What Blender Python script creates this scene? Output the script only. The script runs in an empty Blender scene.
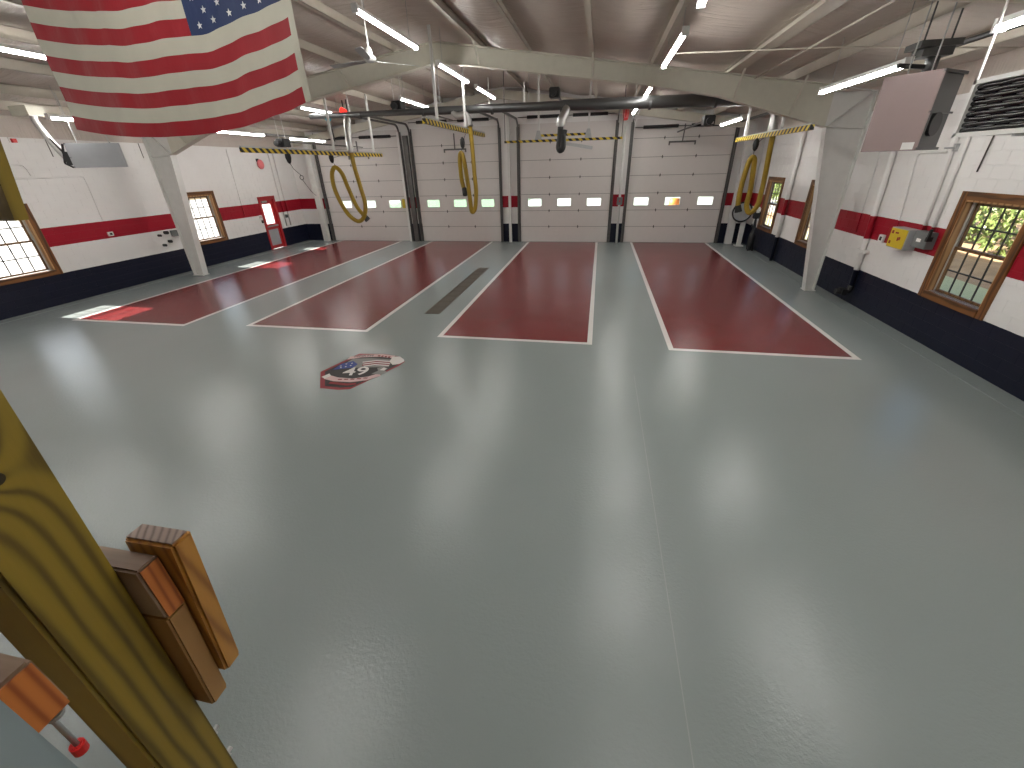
import bpy, bmesh, math, random
from mathutils import Vector, Matrix
random.seed(7)
S = bpy.context.scene
COL = S.collection
PI = math.pi

# ---------------------------------------------------------------- camera, sky, sun, exposure
H = 3.219
cam_d = bpy.data.cameras.new('camera'); cam = bpy.data.objects.new('camera', cam_d); COL.objects.link(cam)
R2 = Vector((0.98171457, 0.18890477, -0.02348386)); U3 = Vector((-0.06799271, 0.46320034, 0.88364157)); F2 = Vector((-0.17780184, 0.86588708, -0.46757467))
cam.matrix_world = Matrix(((R2.x, U3.x, -F2.x, 0), (R2.y, U3.y, -F2.y, 0), (R2.z, U3.z, -F2.z, H), (0, 0, 0, 1)))
cam_d.sensor_fit = 'HORIZONTAL'; cam_d.sensor_width = 36.0; cam_d.lens = 411.445 / 1024 * 36.0
cam_d.clip_start = 0.01; cam_d.clip_end = 400
S.camera = cam

w = bpy.data.worlds.new('sky'); S.world = w; w.use_nodes = True
nt = w.node_tree; nt.nodes.clear()
sky = nt.nodes.new('ShaderNodeTexSky'); sky.sky_type = 'NISHITA'; sky.sun_disc = False
sky.sun_elevation = math.radians(39); sky.sun_rotation = math.radians(-90); sky.air_density = 1.2; sky.dust_density = 2.5
bg = nt.nodes.new('ShaderNodeBackground'); bg.inputs['Strength'].default_value = 0.32
wo = nt.nodes.new('ShaderNodeOutputWorld')
nt.links.new(sky.outputs[0], bg.inputs[0]); nt.links.new(bg.outputs[0], wo.inputs[0])

sd = bpy.data.lights.new('sun', 'SUN'); sun = bpy.data.objects.new('sun', sd); COL.objects.link(sun)
sd.energy = 22.0; sd.angle = math.radians(0.6); sd.color = (1.0, 0.95, 0.86)
sun.rotation_euler = Vector((1.0, -0.03, -0.735)).to_track_quat('-Z', 'Y').to_euler()

LED_STRENGTH = 55.0
S.view_settings.view_transform = 'Standard'; S.view_settings.look = 'None'
S.view_settings.gamma = 1.0; S.view_settings.use_curve_mapping = False
S.view_settings.exposure = 0.12

# ---------------------------------------------------------------- helpers
class MB:
    def __init__(s): s.v = []; s.f = []
    def add(s, vs, fs):
        n = len(s.v); s.v += [tuple(q) for q in vs]; s.f += [tuple(i + n for i in f) for f in fs]; return s
    def box(s, x0, x1, y0, y1, z0, z1):
        if x0 > x1: x0, x1 = x1, x0
        if y0 > y1: y0, y1 = y1, y0
        if z0 > z1: z0, z1 = z1, z0
        return s.add([(x0,y0,z0),(x1,y0,z0),(x1,y1,z0),(x0,y1,z0),(x0,y0,z1),(x1,y0,z1),(x1,y1,z1),(x0,y1,z1)],
                     [(0,3,2,1),(4,5,6,7),(0,1,5,4),(1,2,6,5),(2,3,7,6),(3,0,4,7)])
    def bar(s, a, b, wx, wy, up=(0, 0, 1)):
        a = Vector(a); b = Vector(b); d = (b - a).normalized(); u = Vector(up)
        if abs(d.dot(u)) > .98: u = Vector((1, 0, 0))
        x = d.cross(u).normalized() * wx / 2; y = x.cross(d).normalized() * wy / 2
        vs = [p + i * x + j * y for p in (a, b) for i, j in ((-1,-1),(1,-1),(1,1),(-1,1))]
        return s.add(vs, [(0,3,2,1),(4,5,6,7),(0,1,5,4),(1,2,6,5),(2,3,7,6),(3,0,4,7)])
    def tube(s, pts, r, n=10, cap=True):
        pts = [Vector(p) for p in pts]; rs = r if isinstance(r, (list, tuple)) else [r] * len(pts)
        t0 = (pts[1] - pts[0]).normalized(); u = Vector((0, 0, 1)) if abs(t0.z) < .9 else Vector((1, 0, 0))
        x = t0.cross(u).normalized(); vs = []; fs = []
        for i, p in enumerate(pts):
            t = ((pts[min(i + 1, len(pts) - 1)] - pts[max(i - 1, 0)])).normalized()
            x = (x - t * x.dot(t)).normalized(); y = t.cross(x)
            for k in range(n):
                a = 2 * PI * k / n; vs.append(p + (x * math.cos(a) + y * math.sin(a)) * rs[i])
        for i in range(len(pts) - 1):
            for k in range(n):
                a = i * n + k; b = i * n + (k + 1) % n; fs.append((a, b, b + n, a + n))
        if cap: fs.append(tuple(range(n))[::-1]); fs.append(tuple(range((len(pts) - 1) * n, len(pts) * n)))
        return s.add(vs, fs)
    def prism(s, poly, ax, a, b):
        n = len(poly)
        def P(p, c): return (c, p[0], p[1]) if ax == 0 else ((p[0], c, p[1]) if ax == 1 else (p[0], p[1], c))
        vs = [P(p, a) for p in poly] + [P(p, b) for p in poly]
        return s.add(vs, [tuple(range(n))[::-1], tuple(range(n, 2 * n))] + [(i, (i + 1) % n, n + (i + 1) % n, n + i) for i in range(n)])
    def lathe(s, prof, c, n=20, ax=2):
        vs = []; fs = []; c = Vector(c)
        for (r, h) in prof:
            for k in range(n):
                a = 2 * PI * k / n; q = [r * math.cos(a), r * math.sin(a), h]
                if ax == 0: q = [q[2], q[0], q[1]]
                if ax == 1: q = [q[0], q[2], q[1]]
                vs.append(c + Vector(q))
        for i in range(len(prof) - 1):
            for k in range(n):
                a = i * n + k; b = i * n + (k + 1) % n; fs.append((a, b, b + n, a + n))
        fs.append(tuple(range(n))); fs.append(tuple(range((len(prof) - 1) * n, len(prof) * n)))
        return s.add(vs, fs)
    def mesh(s, name, org=(0, 0, 0), smooth=False, bevel=0):
        me = bpy.data.meshes.new(name); o = Vector(org)
        me.from_pydata([tuple(Vector(v) - o) for v in s.v], [], s.f)
        bm = bmesh.new(); bm.from_mesh(me)
        bmesh.ops.recalc_face_normals(bm, faces=bm.faces)
        if bevel:
            bmesh.ops.remove_doubles(bm, verts=bm.verts, dist=1e-5)
            bmesh.ops.bevel(bm, geom=[e for e in bm.edges if len(e.link_faces) == 2 and e.calc_face_angle(0) > .6], offset=bevel, segments=2, affect='EDGES', clamp_overlap=True)
        if smooth:
            for f in bm.faces: f.smooth = len(f.verts) == 4
        bm.to_mesh(me); bm.free(); return me

ORG = {}
def link(name, me, mat, parent=None, loc=(0, 0, 0)):
    if mat and not me.materials: me.materials.append(mat)
    o = bpy.data.objects.new(name, me); COL.objects.link(o)
    if parent is not None: o.parent = parent
    o.location = loc
    return o
def obj(name, mb, mat, parent=None, smooth=False, bevel=0, label=None):
    """one mesh object; geometry given in world coordinates, origin at its thing's base"""
    org = ORG.get(parent.name, Vector((0, 0, 0))) if parent is not None else Vector((0, 0, 0))
    o = link(name, mb.mesh(name, org, smooth, bevel), mat, parent)
    ORG[o.name] = org
    if label: o['label'] = label
    return o
def solo(name, mb, mat, label, cat, group=None, smooth=False, bevel=0):
    """a thing that is one mesh: origin at the centre of its base"""
    v = [Vector(q) for q in mb.v]
    c = Vector(((min(q.x for q in v) + max(q.x for q in v)) / 2, (min(q.y for q in v) + max(q.y for q in v)) / 2, min(q.z for q in v)))
    o = link(name, mb.mesh(name, c, smooth, bevel), mat, None, c); ORG[o.name] = c
    o['label'] = label; o['category'] = cat
    if group: o['group'] = group
    return o
def thing(name, label, cat, loc=(0, 0, 0), group=None, rz=0):
    o = bpy.data.objects.new(name, None); o.empty_display_size = .1; COL.objects.link(o)
    o.location = loc; o.rotation_euler = (0, 0, rz); ORG[o.name] = Vector(loc)
    o['label'] = label; o['category'] = cat
    if group: o['group'] = group
    return o
def struct_empty(name, loc=(0, 0, 0), rz=0, label=None):
    o = bpy.data.objects.new(name, None); o.empty_display_size = .1; COL.objects.link(o)
    o.location = loc; o.rotation_euler = (0, 0, rz); ORG[o.name] = Vector(loc); o['kind'] = 'structure'
    if label: o['label'] = label
    return o
def struct(name, mb, mat, label=None, smooth=False):
    o = obj(name, mb, mat, None, smooth); o['kind'] = 'structure'
    if label: o['label'] = label
    return o
def arc(pts, n=6):
    """smooth a control polyline (Catmull-Rom)"""
    P = [Vector(p) for p in pts]; P = [2 * P[0] - P[1]] + P + [2 * P[-1] - P[-2]]; out = []
    for i in range(1, len(P) - 2):
        for k in range(n):
            t = k / n; a, b, c, d = P[i - 1:i + 3]
            out.append(.5 * ((2 * b) + (c - a) * t + (2 * a - 5 * b + 4 * c - d) * t * t + (3 * b - a - 3 * c + d) * t ** 3))
    out.append(P[-2]); return out

# ---------------------------------------------------------------- materials
class NT:
    def __init__(s, name):
        s.m = bpy.data.materials.new(name); s.m.use_nodes = True; s.t = s.m.node_tree; s.t.nodes.clear()
        s.out = s.t.nodes.new('ShaderNodeOutputMaterial')
    def n(s, typ, **kw):
        x = s.t.nodes.new(typ)
        for k, v in kw.items():
            if k in x.inputs.keys(): x.inputs[k].default_value = v
            else: setattr(x, k, v)
        return x
    def l(s, a, b): s.t.links.new(a, b)
    def math(s, op, a, b=None):
        x = s.n('ShaderNodeMath', operation=op)
        for i, q in enumerate((a, b)):
            if q is None: continue
            if isinstance(q, (int, float)): x.inputs[i].default_value = q
            else: s.l(q, x.inputs[i])
        return x.outputs[0]
    def mix(s, fac, a, b):
        x = s.n('ShaderNodeMix', data_type='RGBA')
        for i, q in ((0, fac), (6, a), (7, b)):
            if isinstance(q, (int, float)): x.inputs[i].default_value = q
            elif isinstance(q, tuple): x.inputs[i].default_value = (*q, 1)
            else: s.l(q, x.inputs[i])
        return x.outputs[2]
    def pbr(s, col, rough=.5, metal=0.0, coat=0.0, bump=None, bstr=.2, bdist=.01, spec=.5):
        b = s.n('ShaderNodeBsdfPrincipled')
        if isinstance(col, tuple): b.inputs['Base Color'].default_value = (*col, 1)
        else: s.l(col, b.inputs['Base Color'])
        if isinstance(rough, (int, float)): b.inputs['Roughness'].default_value = rough
        else: s.l(rough, b.inputs['Roughness'])
        b.inputs['Metallic'].default_value = metal; b.inputs['Coat Weight'].default_value = coat
        b.inputs['Specular IOR Level'].default_value = spec
        if bump is not None:
            q = s.n('ShaderNodeBump'); q.inputs['Strength'].default_value = bstr; q.inputs['Distance'].default_value = bdist
            s.l(bump, q.inputs['Height']); s.l(q.outputs[0], b.inputs['Normal'])
        s.l(b.outputs[0], s.out.inputs[0]); return s.m
    def pos(s): return s.n('ShaderNodeNewGeometry').outputs['Position']
    def objc(s): return s.n('ShaderNodeTexCoord').outputs['Object']
    def noise(s, vec, scale, detail=3, rough=.5):
        x = s.n('ShaderNodeTexNoise', Scale=scale, Detail=detail, Roughness=rough); s.l(vec, x.inputs['Vector']); return x.outputs['Fac']
    def scaled(s, vec, sc):
        x = s.n('ShaderNodeMapping'); x.inputs['Scale'].default_value = sc; s.l(vec, x.inputs['Vector']); return x.outputs[0]
    def ramp(s, fac, stops):
        x = s.n('ShaderNodeValToRGB'); e = x.color_ramp.elements
        while len(e) < len(stops): e.new(.5)
        for i, (p, c) in enumerate(stops): e[i].position = p; e[i].color = (*c, 1)
        s.l(fac, x.inputs[0]); return x.outputs[0]

def plain(name, col, rough=.5, metal=0.0, var=.08, scale=6.0, bstr=0.05, coat=0):
    m = NT(name); nz = m.noise(m.objc(), scale)
    lo = tuple(c * (1 - var) for c in col); hi = tuple(min(1, c * (1 + var)) for c in col)
    return m.pbr(m.mix(nz, lo, hi), rough, metal, coat, nz, bstr)
def glow(name, col, k):
    m = NT(name); e = m.n('ShaderNodeEmission', Strength=k); e.inputs[0].default_value = (*col, 1); m.l(e.outputs[0], m.out.inputs[0]); return m.m
def wood(name, dark, light, ring, axis, rough=.45, scale=1.0, knots=(), k2=.8):
    """grain running along the given axis, rings bent round the knots"""
    m = NT(name); p = m.objc()
    sc = [1.0, 1.0, 1.0]; sc[axis] = .12
    q = m.scaled(p, tuple(c * scale for c in sc))
    big = m.noise(q, 9.0, 2)
    sep = m.n('ShaderNodeSeparateXYZ'); m.l(q, sep.inputs[0])
    oth = [i for i in range(3) if i != axis]
    ph = m.math('ADD', m.math('ADD', m.math('MULTIPLY', sep.outputs[oth[0]], ring), m.math('MULTIPLY', sep.outputs[oth[1]], ring * k2)), m.math('MULTIPLY', big, 9.0))
    for (kx, ky, kz, rad) in knots:
        v = m.n('ShaderNodeVectorMath', operation='DISTANCE'); m.l(p, v.inputs[0]); v.inputs[1].default_value = (kx, ky, kz)
        ph = m.math('ADD', ph, m.math('MULTIPLY', m.math('EXPONENT', m.math('MULTIPLY', v.outputs['Value'], -1 / rad)), 16.0))
    wv = m.math('ADD', m.math('MULTIPLY', m.math('SINE', ph), .5), .5)
    fine = m.noise(m.scaled(p, tuple(220 * c if i != axis else 6 for i, c in enumerate((1, 1, 1)))), 1.0, 2)
    f = m.math('ADD', m.math('MULTIPLY', m.math('POWER', wv, 2.0), .8), m.math('MULTIPLY', fine, .25))
    c = m.ramp(f, [(0.0, light), (.45, tuple((a * .35 + b * .65) for a, b in zip(dark, light))), (1.0, dark)])
    for (kx, ky, kz, rad) in knots:
        v = m.n('ShaderNodeVectorMath', operation='DISTANCE'); m.l(p, v.inputs[0]); v.inputs[1].default_value = (kx, ky, kz)
        c = m.mix(m.math('LESS_THAN', v.outputs['Value'], rad * .3), c, tuple(q * .25 for q in dark))
    return m.pbr(c, rough, 0, 0, f, .12, .002)

def wall_paint():
    m = NT('banded_wall_paint'); p = m.pos(); sep = m.n('ShaderNodeSeparateXYZ'); m.l(p, sep.inputs[0])
    nz = m.noise(p, 1.3, 4); edge = m.math('MULTIPLY', m.math('SUBTRACT', m.noise(p, 9.0), .5), .012)
    z = m.math('ADD', sep.outputs[2], edge)
    white = m.mix(nz, (.72, .70, .68), (.80, .785, .77)); red = m.mix(nz, (.27, .006, .018), (.35, .010, .024)); navy = m.mix(nz, (.004, .0055, .016), (.008, .010, .026))
    c = m.mix(m.math('LESS_THAN', z, .8146), white, navy)
    b = m.math('MULTIPLY', m.math('GREATER_THAN', z, 1.5265), m.math('LESS_THAN', z, 2.0153))
    c = m.mix(b, c, red)
    return m.pbr(c, .42, 0, 0, m.noise(p, 70.0, 4), .12, .004, .28)

def floor_mat(name, c0, c1, rough=.18):
    m = NT(name); p = m.pos()
    nz = m.noise(p, .45, 2); rv = m.noise(p, .9, 2)
    c = m.mix(nz, c0, c1); r = m.math('ADD', rough - .04, m.math('MULTIPLY', rv, .08))
    b = m.math('ADD', m.math('MULTIPLY', m.noise(p, 30.0, 3, .65), 1.5), m.math('MULTIPLY', m.noise(m.scaled(p, (1.0, .5, 1.0)), 1.6, 3), 2.2))
    return m.pbr(c, r, 0, .0, b, .6, .0036)

def ceiling_mat():
    m = NT('roof_insulation_vinyl'); p = m.pos()
    q = m.scaled(p, (1.0, .5, 1.0)); nz = m.noise(q, 1.2, 4); wr = m.noise(m.scaled(p, (.5, 3.0, .5)), 2.0, 5, .6)
    return m.pbr(m.mix(nz, (.43, .365, .315), (.60, .53, .475)), .38, 0, 0, m.math('ADD', wr, m.math('MULTIPLY', nz, .6)), .9, .06)

def glass_mat(name, tint=(1, 1, 1), gl=.06):
    m = NT(name); t = m.n('ShaderNodeBsdfTransparent'); t.inputs[0].default_value = (*tint, 1)
    g = m.n('ShaderNodeBsdfGlossy', Roughness=.03); mx = m.n('ShaderNodeMixShader'); mx.inputs[0].default_value = gl
    m.l(t.outputs[0], mx.inputs[1]); m.l(g.outputs[0], mx.inputs[2]); m.l(mx.outputs[0], m.out.inputs[0]); return m.m

def hazard_mat():
    m = NT('hazard_stripe_tape'); sep = m.n('ShaderNodeSeparateXYZ'); m.l(m.pos(), sep.inputs[0])
    s = m.math('ADD', m.math('ADD', sep.outputs[0], sep.outputs[1]), sep.outputs[2])
    f = m.math('GREATER_THAN', m.math('FRACT', m.math('MULTIPLY', s, 4.5)), .5)
    return m.pbr(m.mix(f, (.62, .45, .03), (.012, .012, .012)), .5)

def hose_mat(name, c0, c1):
    m = NT(name); p = m.objc(); nz = m.noise(p, 5.0); sep = m.n('ShaderNodeSeparateXYZ'); m.l(p, sep.inputs[0])
    rib = m.math('SINE', m.math('MULTIPLY', m.math('ADD', sep.outputs[2], m.math('MULTIPLY', sep.outputs[0], .35)), 190.0))
    return m.pbr(m.mix(nz, c0, c1), .5, 0, 0, rib, .4, .006)

def cloth_mat(name, c, var=.1):
    m = NT(name); p = m.objc(); nz = m.noise(p, 4.0, 3)
    return m.pbr(m.mix(nz, tuple(q * (1 - var) for q in c), tuple(min(1, q * (1 + var)) for q in c)), .62, 0, 0, m.noise(m.scaled(p, (4, 4, 1.6)), 2.2, 4), .45, .03)

M = {}
M['wall'] = wall_paint()
M['floor'] = floor_mat('grey_epoxy_floor', (.245, .280, .277), (.278, .312, .308))
M['lane'] = floor_mat('red_epoxy_lane', (.150, .018, .020), (.190, .024, .026))
M['line'] = floor_mat('white_lane_line', (.68, .66, .63), (.78, .76, .73))
M['line_dull'] = plain('joint_filler', (.32, .345, .34), .25)
M['ceiling'] = ceiling_mat()
M['cream'] = plain('cream_painted_steel', (.58, .56, .475), .45)
M['column'] = plain('white_painted_steel', (.66, .655, .63), .42)
M['purlin'] = plain('galvanised_purlin', (.50, .455, .385), .45)
M['door'] = plain('white_door_panel', (.66, .625, .60), .4, var=.03)
M['joint_shade'] = plain('grey_joint_shade', (.22, .21, .20), .6)  # dark tone painting the shade in the door section joints
M['track'] = plain('dull_galvanised_track', (.13, .125, .12), .42, .6, .25, 14)
M['galv'] = plain('galvanised_steel', (.45, .46, .46), .35, .8, .15, 12)
M['dark'] = plain('black_plastic', (.012, .012, .013), .45)
M['duct'] = plain('dark_grey_duct', (.085, .085, .085), .38, .5)
M['silver'] = plain('crinkled_aluminium_foil', (.50, .49, .48), .36, .95, .15, 30, .6)
M['white'] = plain('white_enamel', (.76, .75, .73), .4, var=.03)
M['casing'] = wood('stained_wood_casing', (.055, .020, .006), (.21, .085, .022), 60, 2)
M['casing_h'] = wood('stained_wood_casing_level', (.055, .020, .006), (.21, .085, .022), 60, 1)
M['casing_light'] = wood('honey_wood_jamb', (.20, .09, .03), (.52, .30, .13), 60, 2)
M['sash'] = wood('sash_wood', (.07, .032, .010), (.17, .085, .030), 60, 2)
M['muntin'] = plain('dark_muntin', (.03, .028, .024), .5)
M['storm'] = plain('grey_storm_frame', (.40, .38, .34), .5)
M['glass'] = glass_mat('window_glass')
M['doorglass'] = glass_mat('door_light_glass', (.93, 1.0, .95), .05)
M['led'] = glow('led_strip_diffuser', (1.0, .985, .945), LED_STRENGTH)
M['hose'] = hose_mat('yellow_exhaust_hose', (.30, .19, .012), (.42, .28, .02))
M['blackhose'] = hose_mat('black_exhaust_hose', (.010, .010, .010), (.02, .02, .02))
M['hazard'] = hazard_mat()
M['reddoor'] = plain('red_door_paint', (.42, .018, .022), .35)
M['greypanel'] = plain('grey_metal_panel', (.36, .37, .39), .4)
M['bluegrey'] = plain('blue_grey_pipe_paint', (.12, .155, .16), .5)
M['mauve'] = plain('mauve_metal_panel', (.29, .215, .21), .32, .25, .03)
M['louver'] = plain('black_glossy_louver', (.003, .003, .005), .16, 0, .05, 6, .02, 0)
M['yellow'] = plain('yellow_label_plate', (.62, .45, .02), .4)
M['greybox'] = plain('grey_electrical_box', (.38, .39, .39), .4)
M['darkbox'] = plain('dark_grey_switch_box', (.16, .17, .17), .45)
M['redplastic'] = plain('red_plastic', (.55, .02, .02), .4)
M['orange'] = plain('orange_plastic', (.75, .20, .04), .5)
M['cyan'] = plain('cyan_plastic', (.10, .50, .62), .4)
M['beacon'] = glow('red_beacon_lens', (1.0, .03, .02), 2.2)
M['bell'] = plain('faded_red_bell', (.70, .17, .18), .4)
M['flag_red'] = cloth_mat('flag_red_cloth', (.30, .004, .012))
M['flag_white'] = cloth_mat('flag_cream_cloth', (.50, .485, .40))
M['flag_blue'] = cloth_mat('flag_blue_cloth', (.010, .026, .095))
M['star'] = plain('embroidered_star', (.72, .72, .70), .6)
M['post'] = wood('treated_post_wood', (.080, .050, .005), (.240, .165, .016), 40, 2, .5, 1.0, knots=((.208, .0, 1.485, .032),), k2=5.5)
M['rail'] = wood('stained_rail_wood', (.15, .09, .055), (.30, .215, .145), 45, 0, .5)
M['railend'] = wood('orange_end_grain', (.20, .045, .008), (.46, .15, .030), 520, 2, .5, 1.0)
M['baluster'] = wood('amber_baluster_wood', (.20, .075, .010), (.42, .20, .035), 260, 2, .4)
M['greygrain'] = wood('weathered_end_grain', (.10, .065, .05), (.26, .185, .15), 420, 2, .55)
M['block'] = wood('tan_block_wood', (.16, .075, .020), (.30, .16, .05), 40, 2, .5)
M['deck'] = wood('deck_board_wood', (.10, .06, .02), (.24, .15, .06), 30, 0, .6)
M['drain'] = plain('rusty_trench_grate', (.085, .07, .05), .5, .3, .25, 9)
M['void'] = plain('dark_trench', (.01, .01, .01), .8)
M['decal_dark'] = plain('decal_black', (.02, .016, .015), .55)
M['decal_red'] = plain('decal_maroon', (.24, .012, .018), .55)
M['decal_blue'] = plain('decal_blue', (.03, .06, .26), .55)
M['decal_white'] = plain('decal_white', (.74, .70, .67), .55)
M['decal_pink'] = plain('decal_ribbon', (.66, .46, .45), .55)
M['decal_grey'] = plain('decal_grey', (.24, .235, .22), .55)
M['cord'] = plain('dark_cord', (.06, .055, .05), .6)
M['concrete'] = plain('pale_concrete_ground', (.34, .335, .315), .8, var=.12, scale=.6)
M['lawn'] = plain('lawn_green', (.15, .24, .135), .8, var=.3, scale=1.2)
M['litter'] = plain('leaf_litter', (.34, .22, .12), .85, var=.4, scale=2.5)
M['paleground'] = plain('pale_green_ground', (.44, .44, .24), .8, var=.1, scale=2)
M['leaf'] = plain('sunny_leaf', (.15, .205, .05), .5, var=.35, scale=1.5)
M['leaf2'] = plain('yellow_green_leaf', (.26, .28, .08), .5, var=.3, scale=1.5)
M['bark'] = plain('grey_bark', (.10, .075, .05), .8)

# ---------------------------------------------------------------- room numbers
XL, XR, YB, YF = -14.969, 6.285, 20.459, -3.0
RX = -4.35                                             # ridge
def zr(x): return 6.05 - .145 * abs(x - RX)            # top of the rafters
WT = .2
NAVY = .8146

# ---------------------------------------------------------------- floor
fl = struct('floor', MB().box(XL - WT, XR + WT, YF, YB + .25, -.15, 0), M['floor'], 'glossy grey epoxy floor of the fire station bay')
LX = [-13.0586, -9.6445, -8.0839, -4.9258, -3.2362, .0548, 1.5203, 4.8190]; YN = [7.75, 7.95, 7.86, 7.78]; LW = .1
YE = YB - .06
for i in range(4):
    a, b, y = LX[2 * i], LX[2 * i + 1], YN[i]
    obj('lane', MB().box(a + LW, b - LW, y + LW, YE, 0, .0015), M['lane'], fl)
    obj('lane_line', MB().box(a, a + LW, y, YE, 0, .0022), M['line'], fl)
    obj('lane_line', MB().box(b - LW, b, y, YE, 0, .0022), M['line'], fl)
    obj('lane_line', MB().box(a + LW, b - LW, y, y + LW, 0, .0022), M['line'], fl)
# curb strips along the side walls and a long control joint
obj('curb_strip', MB().box(XR - .36, XR - .004, YF, YB - .02, 0, .012), M['floor'], fl, bevel=.005)
obj('curb_strip', MB().box(XL + .004, XL + .36, YF, YB - .02, 0, .012), M['floor'], fl, bevel=.005)
obj('floor_joint', MB().box(.786, .794, YF, 6.6, 0, .0006), M['line_dull'], fl)
# trench drain between lanes two and three: frame with separate grate bars
obj('drain_frame', MB().box(-4.12, -4.09, 9.36, 14.62, 0, .006).box(-3.76, -3.73, 9.36, 14.62, 0, .006).box(-4.12, -3.73, 9.36, 9.39, 0, .006).box(-4.12, -3.73, 14.59, 14.62, 0, .006), M['drain'], fl)
obj('drain_bed', MB().box(-4.09, -3.76, 9.39, 14.59, 0, .0012), M['drain'], fl)
for k in range(10):
    y = 9.39 + k * .52
    obj('drain_grate', MB().box(-4.085, -3.765, y + .01, y + .51, .001, .005), M['drain'], fl)

# ---------------------------------------------------------------- walls of painted block
def wall_cells(u0, u1, v0, v1, holes):
    us = sorted({u0, u1} | {h[i] for h in holes for i in (0, 1)}); vs = sorted({v0, v1} | {h[i] for h in holes for i in (2, 3)}); out = []
    for a, b in zip(us, us[1:]):
        for c, d in zip(vs, vs[1:]):
            if not any(h[0] <= a and b <= h[1] and h[2] <= c and d <= h[3] for h in holes): out.append((a, b, c, d))
    return out
WTOP = 4.18
WIN_W, WIN_Z0, WIN_Z1 = 1.30, .94, 2.52                 # rough openings
wins_R = [8.53, 14.52, 18.2]; wins_L = [8.48, 14.53]
DL0, DL1 = 17.62, 18.55                                  # man door, left wall
def holes_for(cs, door=False):
    h = [(c - WIN_W / 2, c + WIN_W / 2, WIN_Z0, WIN_Z1) for c in cs]
    if door: h.append((DL0, DL1, 0, 2.2))
    return h
block_full = {}
def chamfer_block(u0, u1, v0, v1, side):
    """a course block seen from inside: face and four chamfered edges (9 quads at most)"""
    x0 = 0.0; c = .003; d = .0032 * side
    vs = [(x0, u0, v0), (x0, u1, v0), (x0, u1, v1), (x0, u0, v1), (d, u0 + c, v0 + c), (d, u1 - c, v0 + c), (d, u1 - c, v1 - c), (d, u0 + c, v1 - c)]
    return MB().add(vs, [(4, 5, 6, 7), (0, 1, 5, 4), (1, 2, 6, 5), (2, 3, 7, 6), (3, 0, 4, 7)])
def block_wall(name, x, side, holes, y_from, label):
    xo = x - side * WT
    mb = MB()
    for a, b, c, d in wall_cells(YF, YB + .25, 0, WTOP, holes): mb.box(x, xo, a, b, c, d)
    wl = struct(name, mb, M['wall'], label)
    cells = []; BH, BL = .20365, .4064; J = .002
    for r in range(21):
        v0 = r * BH + J; v1 = min((r + 1) * BH - J, WTOP)
        if v1 - v0 < .05: continue
        off = BL / 2 * (r % 2); n0 = int((y_from - off) / BL)
        for k in range(n0, 60):
            u0 = off + k * BL + J; u1 = min(off + (k + 1) * BL - J, YB - .02)
            if u1 - u0 < .06: continue
            for hole in holes:                               # trim against openings
                if u0 < hole[1] and u1 > hole[0] and v0 < hole[3] - .01 and v1 > hole[2] + .01:
                    if u0 < hole[0] and hole[0] - u0 > .05: u1 = min(u1, hole[0])
                    elif u1 > hole[1] and u1 - hole[1] > .05: u0 = max(u0, hole[1])
                    else: u1 = u0
            if u1 - u0 < .05: continue
            cells.append((u0, u1, v0, v1))
    cells.sort(key=lambda q: math.hypot(q[0], q[2] - 2.2))
    rest = MB()
    for i, (u0, u1, v0, v1) in enumerate(cells):
        if i < 300:
            full = abs((u1 - u0) - (BL - 2 * J)) < 1e-4
            key = (side, round(u1 - u0, 3), round(v1 - v0, 3))
            if key not in block_full:
                block_full[key] = chamfer_block(0, u1 - u0, 0, v1 - v0, side).mesh('block')
            o = link('block', block_full[key], M['wall'], wl, (x, u0, v0))
        else:
            q = chamfer_block(u0, u1, v0, v1, side); rest.add([(a + x, b, c) for a, b, c in q.v], q.f)
    o = obj('far_blocks', rest, M['wall'], wl); o['kind'] = 'stuff'
    return wl
block_wall('wall_right', XR, -1, holes_for(wins_R), 5.2, 'painted block wall on the right with navy base and red band')
block_wall('wall_left', XL, 1, holes_for(wins_L, True), 6.6, 'painted block wall on the left with navy base and red band')

# back wall with four bay-door openings, gable above
DX = [(-13.43, -9.16), (-8.53, -4.535), (-3.571, .463), (1.209, 5.122)]; DTOP = 4.80
mb = MB(); xs = [XL] + [q for d in DX for q in d] + [XR]
for a, b in zip(xs[0::2], xs[1::2]): mb.box(a, b, YB, YB + .03, 0, DTOP).box(a + (.05 if a > XL else 0), b - (.05 if b < XR else 0), YB + .03, YB + .25, 0, DTOP)
mb.prism([(XL - WT, DTOP), (XR + WT, DTOP), (XR + WT, 4.9), (RX, 6.45), (XL - WT, 4.9)], 1, YB, YB + .25)
struct('wall_back', mb, M['wall'], 'white end wall with four overhead doors')
struct('wall_front', MB().box(XL - WT, XR + WT, YF - .2, YF, 0, 6.4), M['wall'])
# insulated strip between block and roof
struct('trim_1', MB().box(XR + .02, XR + WT, YF, YB, WTOP, 4.9), M['ceiling'], 'insulated strip above the right block wall')
struct('trim_2', MB().box(XL - WT, XL - .02, YF, YB, WTOP, 4.9), M['ceiling'], 'insulated strip above the left block wall')

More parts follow.
